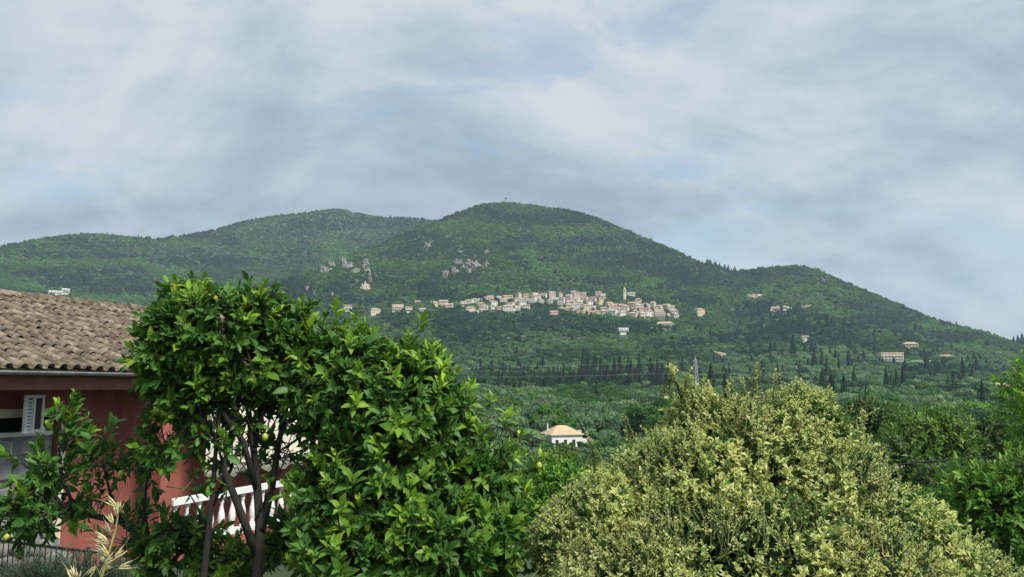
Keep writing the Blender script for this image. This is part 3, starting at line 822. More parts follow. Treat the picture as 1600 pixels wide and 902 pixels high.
for k, dz in enumerate((3.2, 6.2, 9.2)):
    for sgn in (-1, 1):
        o1 = np.array([math.cos(.5)*1.6*sgn, math.sin(.5)*1.6*sgn, 0])
        if sgn < 0 or k != 1:
            wire(at(380, 566 + 8*k + 2*sgn, 500), b1+o1+np.array([0, 0, h1-dz]), 3.0, .020, M['wire'], 'power_line', 'thin pale power line crossing the valley to the tall pylon', 'power lines to the tall pylon')
        if k < 2: wire(b1+o1+np.array([0, 0, h1-dz]), b2+o1+np.array([0, 0, h2-dz]), 4.0, .026, M['wire'], 'power_line', 'pale power line between the two pylons', 'power lines between the pylons')

# ------------------------------------------------------------------ white house on the valley floor
M['roof_orange'] = mat_plain('orange roof tiles', (.36,.26,.17), (.54,.42,.27), scale=1.6, rough=.9)
vp = at(880, 712, 200); vp = np.array([vp[0], vp[1], float(height(vp[0], vp[1]))])
zt = at(878, 679, 200)[2] - vp[2]      # eave height
vh = empty('valley_house', vp, .35, (.80, .80, 1.0)); tag(vh, 'white house with hipped orange roof and terrace among valley trees', 'house')
MB().box(-5.6, 4.6, -4.5, 4.5, -1, zt).build('wall', M['white_paint'], vh)
e = .5; rise = 2.1
rf = MB().box(-5.6-e, 4.6+e, -5, 5, zt+.005, zt+.18)
rf.add([(-6.1,-5,zt+.18),(5.1,-5,zt+.18),(5.1,5,zt+.18),(-6.1,5,zt+.18),(-2.0,0,zt+.18+rise),(.9,0,zt+.18+rise)], [(0,1,5,4),(1,2,5),(2,3,4,5),(3,0,4)])
rfo = rf.build('roof', M['roof_orange'], vh)
MB().tube([(0,0,0),(0,0,2.4)], .22, 8).build('flue', M['white_paint'], rfo).location = (-4.6, 1.5, zt+.3)
MB().box(4.6, 7.4, -4.2, 3.5, -1, zt-1.2).build('terrace_block', M['white_paint'], vh)
MB().box(6.0, 7.2, 1.8, 3.0, zt-1.2, zt+.9).build('stair_head', M['concrete'], vh)
cn = MB().box(7.0, 11.6, -2.6, 1.2, zt-1.35, zt-1.2)
for a, b in ((11.3, -2.3), (11.3, .9)): cn.box(a-.1, a+.1, b-.1, b+.1, -1, zt-1.35)
cn.build('canopy', M['concrete'], vh)
MB().add([(7.6,-6.2,zt-4.6),(14,-6.2,zt-4.6),(13.2,-1,zt-3.0),(8.2,-1,zt-3.0),(7.6,-6.2,-1),(14,-6.2,-1),(14,-1,-1),(7.6,-1,-1)], [(0,1,2,3),(0,4,5,1),(1,5,6,2),(3,7,4,0)]).build('annexe', M['wall_cream'], vh)
for x_ in (-4, -1.2, 1.6): link('window', WIN, vh).location = (x_, -4.5, zt-2.4)

# ------------------------------------------------------------------ red house
ANG = math.radians(68)
E0 = at(0, 575, 10.75); GZ = -2.95
EZ = E0[2] - GZ
hs = empty('red_house', (E0[0], E0[1], GZ), ANG); tag(hs, 'low brick-red house with weathered tiled roof and deep eaves', 'house')
HM = Matrix.Translation((E0[0], E0[1], GZ)) @ Matrix.Rotation(ANG, 4, 'Z')
M['red_wall'] = mat_plain('brick red render', (.17,.047,.038), (.31,.092,.072), scale=1.6, rough=.9, bump=.15, bscale=60, detail=8, contrast=(.3,.6), stretch=(1,1,.45))
M['red_beam'] = mat_plain('oxblood painted beam', (.17,.055,.042), (.23,.078,.058), scale=2, rough=.7)
M['tile'] = None
def mat_tile():
    m, t, out = mat_base('weathered clay tile')
    oi = N(t, 'ShaderNodeObjectInfo'); tcn = N(t, 'ShaderNodeTexCoord')
    geo = N(t, 'ShaderNodeNewGeometry')
    n = N(t, 'ShaderNodeTexNoise', inp={'Scale': 7, 'Detail': 7, 'Roughness': .65}); L(t, geo.outputs['Position'], n.inputs['Vector'])
    r = ramp(t, [(.25, (.036,.033,.026)), (.42, (.10,.081,.056)), (.55, (.165,.137,.096)), (.72, (.30,.258,.19))]); 
    ad = N(t, 'ShaderNodeMath', operation='MULTIPLY_ADD', inp={1: .16, 2: -.08}); L(t, oi.outputs['Random'], ad.inputs[0])
    a2 = N(t, 'ShaderNodeMath', operation='ADD'); L(t, n.outputs[0], a2.inputs[0]); L(t, ad.outputs[0], a2.inputs[1])
    L(t, a2.outputs[0], r.inputs[0])
    b = N(t, 'ShaderNodeBsdfPrincipled', inp={'Roughness': .95}); L(t, r.outputs[0], b.inputs['Base Color'])
    n2 = N(t, 'ShaderNodeTexNoise', inp={'Scale': 45, 'Detail': 4}); L(t, geo.outputs['Position'], n2.inputs['Vector'])
    bp = N(t, 'ShaderNodeBump', inp={'Strength': .5, 'Distance': .01}); L(t, n2.outputs[0], bp.inputs['Height']); L(t, bp.outputs[0], b.inputs['Normal'])
    L(t, b.outputs[0], out.inputs[0]); return m
M['tile'] = mat_tile()
M['cream_trim'] = mat_plain('cream trim', (.50,.44,.33), (.62,.56,.44), scale=2, rough=.8)
M['garage'] = mat_plain('grey door paint', (.17,.17,.18), (.25,.25,.26), scale=2.5, rough=.6)
M['painted_dark'] = mat_plain('painted interior dark', (.012,.012,.014), (.02,.02,.022), scale=2, rough=.9)  # near-black colour standing in for the shade of unlit hollows
M['zinc'] = mat_plain('zinc gutter', (.20,.21,.22), (.34,.35,.37), scale=5, rough=.45, metal=.6)
S0, S1 = -3.5, 9.0
TW = 1.0
# walls (front wall has a door opening)
DO0, DO1, DTOP = -1.6, 1.75, 2.48
w = MB()
w.box(S0, DO0, TW, TW+.3, -.3, 3.25); w.box(DO1, S1-.4, TW, TW+.3, -.3, 3.25); w.box(DO0, DO1, TW, TW+.3, DTOP+.01, 3.25)
w.box(S1-.7, S1-.4, TW+.3, 7.6, -.3, 3.25); w.box(S0, S1-.4, 7.6, 7.9, -.3, 3.25); w.box(S0, S0+.3, TW+.3, 7.6, -.3, 3.25)
w.build('wall', M['red_wall'], hs)
MB().box(S0+.1, S1-.2, .12, .34, EZ-.30, EZ-.05).build('eave_beam', M['red_beam'], hs)
MB().box(S0+.1, S1-.2, .36, TW-.004, EZ-.10, EZ-.06).build('soffit', M['red_beam'], hs)
# roof deck and tiles
TP = math.tan(math.radians(20)); SLOPE = 4.12
cr_, sr_ = math.cos(math.radians(20)), math.sin(math.radians(20))
dk = MB()
ry, rz = SLOPE*cr_, SLOPE*sr_
dk.add([(S0,-.02,EZ-.04),(S1,-.02,EZ-.04),(S1,ry,EZ-.04+rz),(S0,ry,EZ-.04+rz),(S0,-.02,EZ),(S1,-.02,EZ),(S1,ry,EZ+rz),(S0,ry,EZ+rz)], [(0,3,2,1),(4,5,6,7),(0,1,5,4),(1,2,6,5),(2,3,7,6),(3,0,4,7)])
dk.add([(S0,ry+.01,EZ+rz-.04),(S1,ry+.01,EZ+rz-.04),(S1,2*ry,EZ-.04),(S0,2*ry,EZ-.04),(S0,ry+.01,EZ+rz),(S1,ry+.01,EZ+rz),(S1,2*ry,EZ),(S0,2*ry,EZ)], [(0,3,2,1),(4,5,6,7),(0,1,5,4),(1,2,6,5),(2,3,7,6),(3,0,4,7)])
roof = dk.build('roof', M['tile'], hs)
PW, EXPO, TL = .205, .335, .41
def tile_shape(seed):
    g = random.Random(seed); prof = []
    for i in range(7):
        a = math.pi*i/6; prof.append((-.062*math.cos(a)-.03, .012+.062*math.sin(a)))
    prof += [(.055, .006), (.085, .002), (.115, .010)]
    V, n = [], len(prof)
    for y, sc_ in ((-.03, 1.0), (TL*.5, .97), (TL-.03, .93)):
        for th in (0, .02):
            for a, b in prof: V.append((a*sc_ + g.uniform(-.002, .002), y, b*1.0 + th + .004))
    Fc = []
    for k in range(2):
        for i in range(n-1):
            lo, up = k*2*n, (k*2+1)*n; lo2, up2 = lo+2*n, up+2*n
            Fc.append((up+i, up+i+1, up2+i+1, up2+i)); Fc.append((lo+i+1, lo+i, lo2+i, lo2+i+1))
        lo, up = k*2*n, (k*2+1)*n
        Fc.append((lo, up, up+2*n, lo+2*n)); Fc.append((lo+n-1, lo+3*n-1, up+3*n-1, up+n-1))
    for i in range(n-1): Fc.append((i, i+1, n+i+1, n+i))
    return MB().add(V, Fc)
TILE_V = [tile_shape(i) for i in range(3)]
TILE_M = [m_.mesh('roof_tile', M['tile'], True) for m_ in TILE_V]
tiles = []
NC = int((S1-S0)/PW); NRW = int(SLOPE/EXPO)
for j in range(NRW+1):
    drift = R.uniform(-.02, .02)
    for i in range(NC):
        l = j*EXPO - .06
        s_ = S0 + (i+.5)*PW + drift + R.gauss(0, .008)
        wob = .010*math.sin(i*.7+j) + R.gauss(0, .004)
        T = Matrix.Translation((s_, l*cr_, EZ + l*sr_ + .012 + wob)) @ Matrix.Rotation(math.radians(20) - .07, 4, 'X') @ Matrix.Rotation(R.gauss(0, .025), 4, 'Z') @ Matrix.Rotation(R.gauss(0, .03), 4, 'Y')
        wp = HM @ T.translation
        xx, yy = px_of(np.array(wp)); d_ = wp.length
        tiles.append((d_ + (0 if -15 < xx < 262 else 50 if xx < 460 and xx > -15 else 500), T, R.randrange(3)))
tiles.sort(key=lambda q: q[0])
for _, T, v in tiles[:300]:
    o = link('roof_tile', TILE_M[v], roof); o.matrix_basis = T
rest = MB()
for _, T, v in tiles[300:]:
    rest.add([T @ Vector(q) for q in TILE_V[v].v], TILE_V[v].f)
tag(rest.build('roof_tiles_remainder', M['tile'], roof, True), kind='stuff')
NRg = int((S1-S0)/.36)
V = []; 
for y in (0, .42):
    for th in (.115, .10):
        for i in range(9):
            a = math.pi*i/8; V.append((y, -th*math.cos(a)*(1.0 if y == 0 else .9), th*math.sin(a)*(1.0 if y == 0 else .9)))
Fc = []
for i in range(8):
    Fc += [(i, i+1, 18+i+1, 18+i), (9+i+1, 9+i, 27+i, 27+i+1), (i, 9+i, 9+i+1, i+1)]
ridge_me = MB().add(V, Fc).mesh('ridge_tile', M['tile'], True)
for i in range(NRg):
    o = link('ridge_tile', ridge_me, roof); o.location = (S0+i*.36, ry, EZ+rz+.045+R.gauss(0, .008)); o.rotation_euler = (0, R.gauss(0, .03)+.03, R.gauss(0, .03))
# a slipped dark tile gap
# gutter
gm = MB(); k = 7
prof = [(.055*math.cos(math.pi+math.pi*i/k), .055*math.sin(math.pi+math.pi*i/k)) for i in range(k+1)]
V = [(S, a-.075, b+EZ-.035) for S in (S0, S1) for a, b in prof] + [(S, a*.88-.075, b*.88+EZ-.035) for S in (S0, S1) for a, b in prof]
n = k+1
gm.add(V, [(i, i+1, n+i+1, n+i) for i in range(k)] + [(2*n+i+1, 2*n+i, 3*n+i, 3*n+i+1) for i in range(k)] + [(0, n, 3*n, 2*n), (k, 2*n+k, 3*n+k, n+k)])
gm.build('gutter', M['zinc'], hs, True)
# pillars
for i, s_ in enumerate((3.0, 7.6)):
    pm = MB().box(s_, s_+.27, .1, .37, -.2, EZ-.302); pm.build('pillar', M['red_wall'], hs)
# garage door, surround, gap
MB().box(DO0, DO1, TW+.9, TW+.93, -.1, DTOP).build('dark_recess_sheet', M['painted_dark'], hs)  # sheet behind the opening, the interior's shade put into its colour
sr = MB(); sr.box(DO0-.15, DO1+.13, TW-.03, TW+.05, DTOP+.012, DTOP+.14); sr.box(DO1+.004, DO1+.13, TW-.03, TW+.05, -.1, DTOP+.010)
sr.build('door_surround', M['cream_trim'], hs)
gd = MB().box(DO0+.01, DO1-.01, TW+.12, TW+.16, 0, 2.27).build('garage_door', M['garage'], hs)
def raised(wd, hg):
    m_ = MB(); a, b, c = wd/2, hg/2, .04
    m_.add([(-a,0,-b),(a,0,-b),(a,0,b),(-a,0,b),(-a+c,-.045,-b+c),(a-c,-.045,-b+c),(a-c,-.045,b-c),(-a+c,-.045,b-c)], [(0,1,5,4),(1,2,6,5),(2,3,7,6),(3,0,4,7),(4,5,6,7),(3,2,1,0)])
    return m_.mesh('door_panel', M['garage'])
PAN = raised(.235, .285)
for i in range(11):
    for j in range(6):
        o = link('door_panel', PAN, gd); o.location = (DO0+.165+i*.302, TW+.1195, .22+j*.365)
MB().box(DO0+.02, DO1-.02, TW+.10, TW+.118, 2.2, 2.265).build('top_rail', M['white_paint'], gd)
# open white sash with louvres over the door
sh = empty('louvred_shutter', (0, 0, 0)); sh.parent = hs
sh.location = (.86, .62, 2.27); sh.rotation_euler = (0, 0, .35)
fm = MB(); W_, H_ = .44, .56
fm.box(0, .045, -.02, .02, 0, H_); fm.box(W_-.045, W_, -.02, .02, 0, H_); fm.box(.045, W_-.045, -.02, .02, 0, .045); fm.box(.045, W_-.045, -.02, .02, H_-.045, H_); fm.box(.19, .225, -.02, .02, .045, H_-.045)
fr = fm.build('shutter_frame', M['white_paint'], hs); fr.location = sh.location; fr.rotation_euler = sh.rotation_euler
bpy.data.objects.remove(sh)
MB().box(.226, W_-.046, -.004, .004, .046, H_-.046).build('pane', M['glass'], fr)
MB().box(.046, .189, .012, .016, .046, H_-.046).build('dark_backing', M['painted_dark'], fr)  # near-black sheet painting the dark seen between the slats
slm = MB().add([(0,-.012,0),(.142,-.012,0),(.142,.008,.028),(0,.008,.028),(0,-.012,.007),(.142,-.012,.007),(.142,.008,.035),(0,.008,.035)], [(0,3,2,1),(4,5,6,7),(0,1,5,4),(1,2,6,5),(2,3,7,6),(3,0,4,7)]).mesh('slat', M['white_paint'])
for i in range(9):
    o = link('slat', slm, fr); o.location = (.0465, 0, .055+i*.05)
# wall lamp
lp = MB().lathe([(.012,.30),(.03,.26),(.035,.18),(.02,.16)], 10).build('lamp_holder', M['concrete'], hs, True); lp.location = (1.30, .82, 2.22)
MB().lathe([(.02,.16),(.045,.12),(.06,.06),(.045,.015),(.01,0)], 12).build('bulb', M['white_paint'], lp, True)
MB().box(-.008, .008, 0, .18, .29, .306).build('lamp_bracket', M['concrete'], lp)
# roll-down blind with scalloped edge
M['blind'] = mat_plain('cream canvas', (.62,.58,.47), (.72,.68,.56), scale=2.5, rough=.85)
bl = []
S_A, S_B = 4.15, 7.55
nb = 60
Vb, Fb = [], []
for i in range(nb+1):
    s_ = S_A + (S_B-S_A)*i/nb
    bot = 1.30 + .045*math.cos(2*math.pi*(s_-S_A)/.5)
    for z_ in (EZ-.31, 2.1, 1.55, bot): Vb.append((s_, .20+.012*math.sin(s_*5)+.01*(2.5-z_), z_))
for i in range(nb):
    for j in range(3): Fb.append((i*4+j, i*4+j+1, i*4+j+5, i*4+j+4))
bo = link('canvas_blind', MB().add(Vb, Fb).mesh('canvas_blind', M['blind'], True), hs)
md = bo.modifiers.new('thickness', 'SOLIDIFY'); md.thickness = .006
MB().tube([(S_A, .19, 1.52), (S_B, .19, 1.52)], .014, 6).build('blind_batten', M['blind'], bo)
# balustrade
bs = empty('balustrade', HM @ Vector((3.3, .1, 0)), ANG); tag(bs, 'white turned balustrade along the veranda of the red house', 'balustrade')
MB().box(0, 4.28, -.02, .16, .93, 1.03).build('handrail', M['white_paint'], bs)
MB().box(0, 4.28, -.02, .16, .20, .30).build('base_rail', M['white_paint'], bs)
MB().box(0, 4.28, -.06, .20, -.2, .198).build('plinth', M['red_wall'], bs)
BAL = MB().lathe([(.055,.30),(.055,.34),(.035,.36),(.05,.42),(.072,.52),(.06,.62),(.032,.74),(.03,.80),(.045,.83),(.035,.86),(.055,.89),(.055,.93)], 10).mesh('baluster', M['white_paint'], True)
for i in range(15):
    o = link('baluster', BAL, bs); o.location = (.12+i*.285, .07, 0)

# iron fence
M['iron'] = mat_plain('black iron', (.012,.012,.012), (.03,.03,.03), scale=8, rough=.5, metal=.3)
fa, fb = at(-160, 846, 9.6), at(330, 862, 7.6)
fa[2], fb[2] = -1.80, -1.86
fdir = fb - fa; flen = math.hypot(fdir[0], fdir[1]); fang = math.atan2(fdir[1], fdir[0])
fe = empty('iron_fence', (fa[0], fa[1], -2.73), fang); tag(fe, 'thin black iron railing along the path below the red house', 'fence')
MB().box(0, flen, -.012, .012, 1.06, 1.085).build('top_rail', M['iron'], fe)
MB().box(0, flen, -.012, .012, .10, .125).build('bottom_rail', M['iron'], fe)
BAR = MB().tube([(0,0,.125),(0,0,1.06)], .0065, 6).mesh('bar', M['iron'])
nbars = int(flen/.085)
for i in range(nbars):
    o = link('bar', BAR, fe); o.location = (.04+i*.085, 0, 0)
for i in range(4):
    o = MB().box(-.02, .02, -.035, -.0125, -.1, 1.12).build('post', M['iron'], fe); o.location = (i*(flen-.1)/3+.08, 0, 0)
# low white garden wall behind the fence
gwp = at(232, 884, 9.6)
gw = MB().box(-1.3, .2, -.12, .12, -.4, .62).build('garden_wall', M['white_paint']); gw.location = (gwp[0], gwp[1], -2.9); gw.rotation_euler = (0, 0, .5)
tag(gw, 'low white rendered wall behind the iron railing', 'wall')
# heap of stones
M['stone'] = mat_plain('grey stone', (.09,.085,.08), (.22,.21,.195), scale=7, rough=.95, bump=.5, bscale=20)
for i in range(11):
    g = np.random.default_rng(60+i); V, Fc = ICO2
    s = np.array([g.uniform(.14, .26), g.uniform(.14, .22), g.uniform(.10, .18)])
    nn = 1 + .12*np.sin(V@g.normal(0, 2.5, 3)) + .09*g.standard_normal(len(V))
    o = link('stone', np_mesh('stone', V*s*nn[:, None], [Fc], M['stone'], smooth=False))
    q = at(-30+ (i % 6)*24 + g.uniform(-6, 6), 875 - 18*(i//6), 10.3); o.location = (q[0], q[1], q[2]); o.rotation_euler = (0, 0, g.uniform(0, 6))
    tag(o, 'rough grey stone in the heap behind the iron railing', 'stone', 'stones heaped behind the railing')
mb = MB().box(-2.6, .9, -.3, .35, -.3, .55); sb = mb.build('stone_bank', M['stone']); q = at(20, 890, 10.4); sb.location = (q[0], q[1], -2.9); tag(sb, 'rough stone bank under the heap of stones', 'bank')

# ------------------------------------------------------------------ leafy near plants
# leaf template: u along, v across, w up
def leaf_template(kind):
    if kind == 'lemon':
        T = np.array([(0,0,0),(.28,.42,.05),(.28,0,0.0),(.28,-.42,.05),(.64,.40,.04),(.64,0,-.02),(.64,-.40,.04),(1,0,-.10)])
        Fq = np.array([(1,4,5,2),(2,5,6,3)]); Ft = np.array([(0,1,2),(0,2,3),(4,7,5),(5,7,6)])
    else:
        T = np.array([(0,0,0),(.42,.5,.07),(.48,0,0),(.42,-.5,.07),(1,0,-.06)])
        Fq = np.zeros((0, 4), int); Ft = np.array([(0,1,2),(0,2,3),(1,4,2),(2,4,3)])
    return T, Ft, Fq
TEMPL = {k: leaf_template(k) for k in ('lemon', 'small')}
def leaves_arrays(kind, P, ax, nr, Ln, Wd, colA, colB=None, curl=None):
    """colA: rim colour (N,3); colB: midrib colour"""
    T, Ft, Fq = TEMPL[kind]; n, k = len(P), len(T)
    side = unit(np.cross(nr, ax)); nr = np.cross(ax, side)
    V = P[:, None] + T[None, :, 0:1]*Ln[:, None, None]*ax[:, None] + T[None, :, 1:2]*Wd[:, None, None]*side[:, None] + T[None, :, 2:3]*Ln[:, None, None]*nr[:, None]
    if curl is not None: V = V + (T[None, :, 0:1]**2)*(curl*Ln)[:, None, None]*nr[:, None]
    C = np.repeat(colA[:, None], k, 1)
    if colB is not None:
        mid = np.abs(T[:, 1]) < .01
        C[:, mid] = colB[:, None]
        C[:, -1] = colA
    o = (np.arange(n)*k)[:, None, None]
    fs = [(Ft[None]+o).reshape(-1, 3)]
    if len(Fq): fs.append((Fq[None]+o).reshape(-1, 4))
    return V.reshape(-1, 3), fs, C.reshape(-1, 3)
def in_ell(P, ells, k):
    m = np.zeros(len(P), bool)
    for c, r_ in ells:
        m |= (((P-np.array(c))/np.array(r_))**2).sum(1) < k*k
    return m
def sprigs(seed, ells, nsp, shell=(.72, 1.06), inner=.66, up=.45, rnd=.35, wts=None):
    """outward pointing sprig bases over a union of ellipsoids"""
    g = np.random.default_rng(seed)
    w = np.array([r_[0]*r_[2] for c, r_ in ells]) if wts is None else np.array(wts, float)
    k = g.choice(len(ells), nsp*3, p=w/w.sum())
    C = np.array([c for c, _ in ells])[k]; RR = np.array([r_ for _, r_ in ells])[k]
    d = unit(g.standard_normal((nsp*3, 3)))
    P = C + d*RR*g.uniform(*shell, nsp*3)[:, None]
    keep = ~in_ell(P, ells, inner)
    P, d, RR = P[keep][:nsp], d[keep][:nsp], RR[keep][:nsp]
    D = unit(unit(d/RR) + np.array([0, 0, up]) + rnd*g.standard_normal((len(P), 3)))
    return P, D
def sprig_leaves(seed, P, D, nl, length, leafL, ratio, open0=1.25, open1=.45, start=.15, upn=.35):
    g = np.random.default_rng(seed)
    n = len(P)
    ref = np.where(np.abs(D[:, 2:3]) < .9, np.array([[0, 0, 1.0]]), np.array([[1.0, 0, 0]]))
    u = unit(np.cross(D, ref)); v = np.cross(D, u)
    Ls = length*g.uniform(.7, 1.3, n)
    t = np.linspace(start, 1, nl)[None]*np.ones((n, 1))
    phi = g.uniform(0, 6.28, n)[:, None] + np.arange(nl)[None]*2.4 + g.normal(0, .25, (n, nl))
    opn = open0 + (open1-open0)*t + g.normal(0, .18, (n, nl))
    radial = np.cos(phi)[..., None]*u[:, None] + np.sin(phi)[..., None]*v[:, None]
    ax = unit(np.cos(opn)[..., None]*D[:, None] + np.sin(opn)[..., None]*radial)
    ax[..., 2] -= .12*g.random((n, nl)); ax = unit(ax)
    nr = unit(np.sin(opn)[..., None]*D[:, None] - np.cos(opn)[..., None]*radial + np.array([-.0, -.3*(upn-.35), upn]) + .25*g.standard_normal((n, nl, 3)))
    base = P[:, None] + D[:, None]*(t*Ls[:, None])[..., None]
    Ln = leafL*np.clip(g.normal(.95, .25, (n, nl)), .4, 1.5)*g.uniform(.8, 1.2, n)[:, None]*(1-.25*np.abs(t-.45))
    return base.reshape(-1, 3), ax.reshape(-1, 3), nr.reshape(-1, 3), Ln.ravel(), (Ln*ratio*g.uniform(.85, 1.15, (n, nl))).ravel(), t.ravel(), np.repeat(np.arange(n), nl), Ls
def mixc(a, b, t): return np.array(a)[None]*(1-t[:, None]) + np.array(b)[None]*t[:, None]
LEAF_PICK = 300
def plant(name, label, cat, base, ells, nsp, nl, length, leafL, ratio, mat, palette, seed, kind='lemon', npick=LEAF_PICK, stems=None, shell=(.7, 1.06), inner=.62, up=.45, extra=None, group=None, rnd=.35, open0=1.25, wts=None, lumpy=0.0, twig='twig'):
    """palette(g, tipness, flush) -> rim colour, mid colour"""
    root = empty(name, base); tag(root, label, cat, group)
    shr = .8*length + .35*leafL          # sprigs reach past the limb ends by about this much
    ells = [(np.array(c), np.array([max(q - shr, q*.38) for q in r_])) for c, r_ in ells]
    g = np.random.default_rng(seed)
    P, D = sprigs(seed, ells, nsp, shell, inner, up, rnd, wts)
    if extra is not None:
        P = np.concatenate([P, np.array([e_[0] for e_ in extra])]); D = np.concatenate([D, unit(np.array([e_[1] for e_ in extra], float))])
    big = None
    if lumpy:
        ns_ = vnoise(P[:, 0]*4.3+7, P[:, 2]*4.3+P[:, 1]*2.7) + .6*vnoise(P[:, 0]*9+1, P[:, 2]*9+P[:, 1]*6)
        keep_ = ns_ + g.normal(0, .18, len(P)) > -1.05
        keep_[len(keep_)-(0 if extra is None else len(extra)):] = True
        P, D, ns_ = P[keep_], D[keep_], ns_[keep_]
        P = P + D*(np.clip(ns_, -1, .6)*lumpy)[:, None]
        big = np.clip(.95 + .55*vnoise(P[:, 0]*3.3+20, P[:, 2]*3.3+P[:, 1]*2), .7, 1.7)
    B, ax, nr, Ln, Wd, t, sid, Ls = sprig_leaves(seed+1, P, D, nl, length, leafL, ratio, open0, upn=1.1 if lumpy else .35)
    if big is not None: Ln, Wd = Ln*big[sid], Wd*big[sid]
    # exposure of the sprig: outer ones carry young growth
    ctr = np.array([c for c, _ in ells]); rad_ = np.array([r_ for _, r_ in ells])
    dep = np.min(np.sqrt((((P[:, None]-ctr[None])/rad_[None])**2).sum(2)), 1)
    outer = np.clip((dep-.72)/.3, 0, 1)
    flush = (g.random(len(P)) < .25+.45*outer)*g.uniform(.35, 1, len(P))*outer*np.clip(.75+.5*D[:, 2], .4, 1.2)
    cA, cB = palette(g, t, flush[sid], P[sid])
    base = np.array(base)
    # the largest in view become leaves of their own
    X, Y = px_of(B); dist = np.linalg.norm(B, axis=1)
    sc_ = dist + 100*((X < 0) | (X > 1600) | (Y > 902) | (Y < 0)) + .6*(1-outer[sid])
    pick = np.zeros(len(B), bool)
    if npick: pick[np.argsort(sc_)[:npick]] = True
    r_ = ~pick
    V, fs, C = leaves_arrays(kind, B[r_]-base, ax[r_], nr[r_], Ln[r_], Wd[r_], cA[r_], None if cB is None else cB[r_], curl=g.normal(-.10, .16, r_.sum()))
    fo = link('foliage', np_mesh('foliage', V, fs, mat, C), root); tag(fo, kind='stuff')
    # twigs
    mb = MB()
    for i in range(len(P)):
        a = P[i]-base; b = a + D[i]*Ls[i]*.95
        mb.tube([a - D[i]*.12, a, b], [.0045, .004, .002], 3, False)
    tw = mb.build('twigs', M[twig], root); tag(tw, kind='stuff')
    if npick:
        T, Ft, Fq = TEMPL[kind]
        idx_ = np.nonzero(pick)[0]
        # a few shared leaf shapes by colour
        lum = cA[idx_].sum(1); order = np.argsort(lum); nvar = 8
        for k, ch in enumerate(np.array_split(order, nvar)):
            ids = idx_[ch]
            c = np.repeat(cA[ids].mean(0)[None], len(T), 0)
            if cB is not None:
                mid = np.abs(T[:, 1]) < .01; c[mid] = cB[ids].mean(0); c[-1] = cA[ids].mean(0)
            me = np_mesh('leaf', T, [f for f in (Ft, Fq) if len(f)], mat, c)
            for i in ids:
                side = np.cross(nr[i], ax[i]); side /= np.linalg.norm(side); up_ = np.cross(ax[i], side)
                o = link('leaf', me, root)
                o.matrix_basis = Matrix(((ax[i][0]*Ln[i], side[0]*Wd[i], up_[0]*Ln[i], B[i][0]-base[0]), (ax[i][1]*Ln[i], side[1]*Wd[i], up_[1]*Ln[i], B[i][1]-base[1]), (ax[i][2]*Ln[i], side[2]*Wd[i], up_[2]*Ln[i], B[i][2]-base[2]), (0, 0, 0, 1)))
    if stems:
        for k, (pts_, r0_, r1_) in enumerate(stems):
            n_ = len(pts_)
            MB().tube([np.array(q)-base for q in pts_], [r0_+(r1_-r0_)*i/(n_-1) for i in range(n_)], 8).build('trunk' if k == 0 else 'branch', M['bark'], root, True)
    return root
def ell(px, py, rx, ry, Y, ryd=None):
    c = at(px, py, Y); k = Y/F_PX
    return (c, (rx*k, (ryd if ryd is not None else rx)*k, ry*k))
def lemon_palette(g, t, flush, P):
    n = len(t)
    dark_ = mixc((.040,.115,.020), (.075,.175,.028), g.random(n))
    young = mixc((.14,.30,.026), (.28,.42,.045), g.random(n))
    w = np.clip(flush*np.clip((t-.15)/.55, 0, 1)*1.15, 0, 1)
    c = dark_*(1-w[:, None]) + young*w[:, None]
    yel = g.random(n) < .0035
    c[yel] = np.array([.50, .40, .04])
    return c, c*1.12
G0 = -2.9
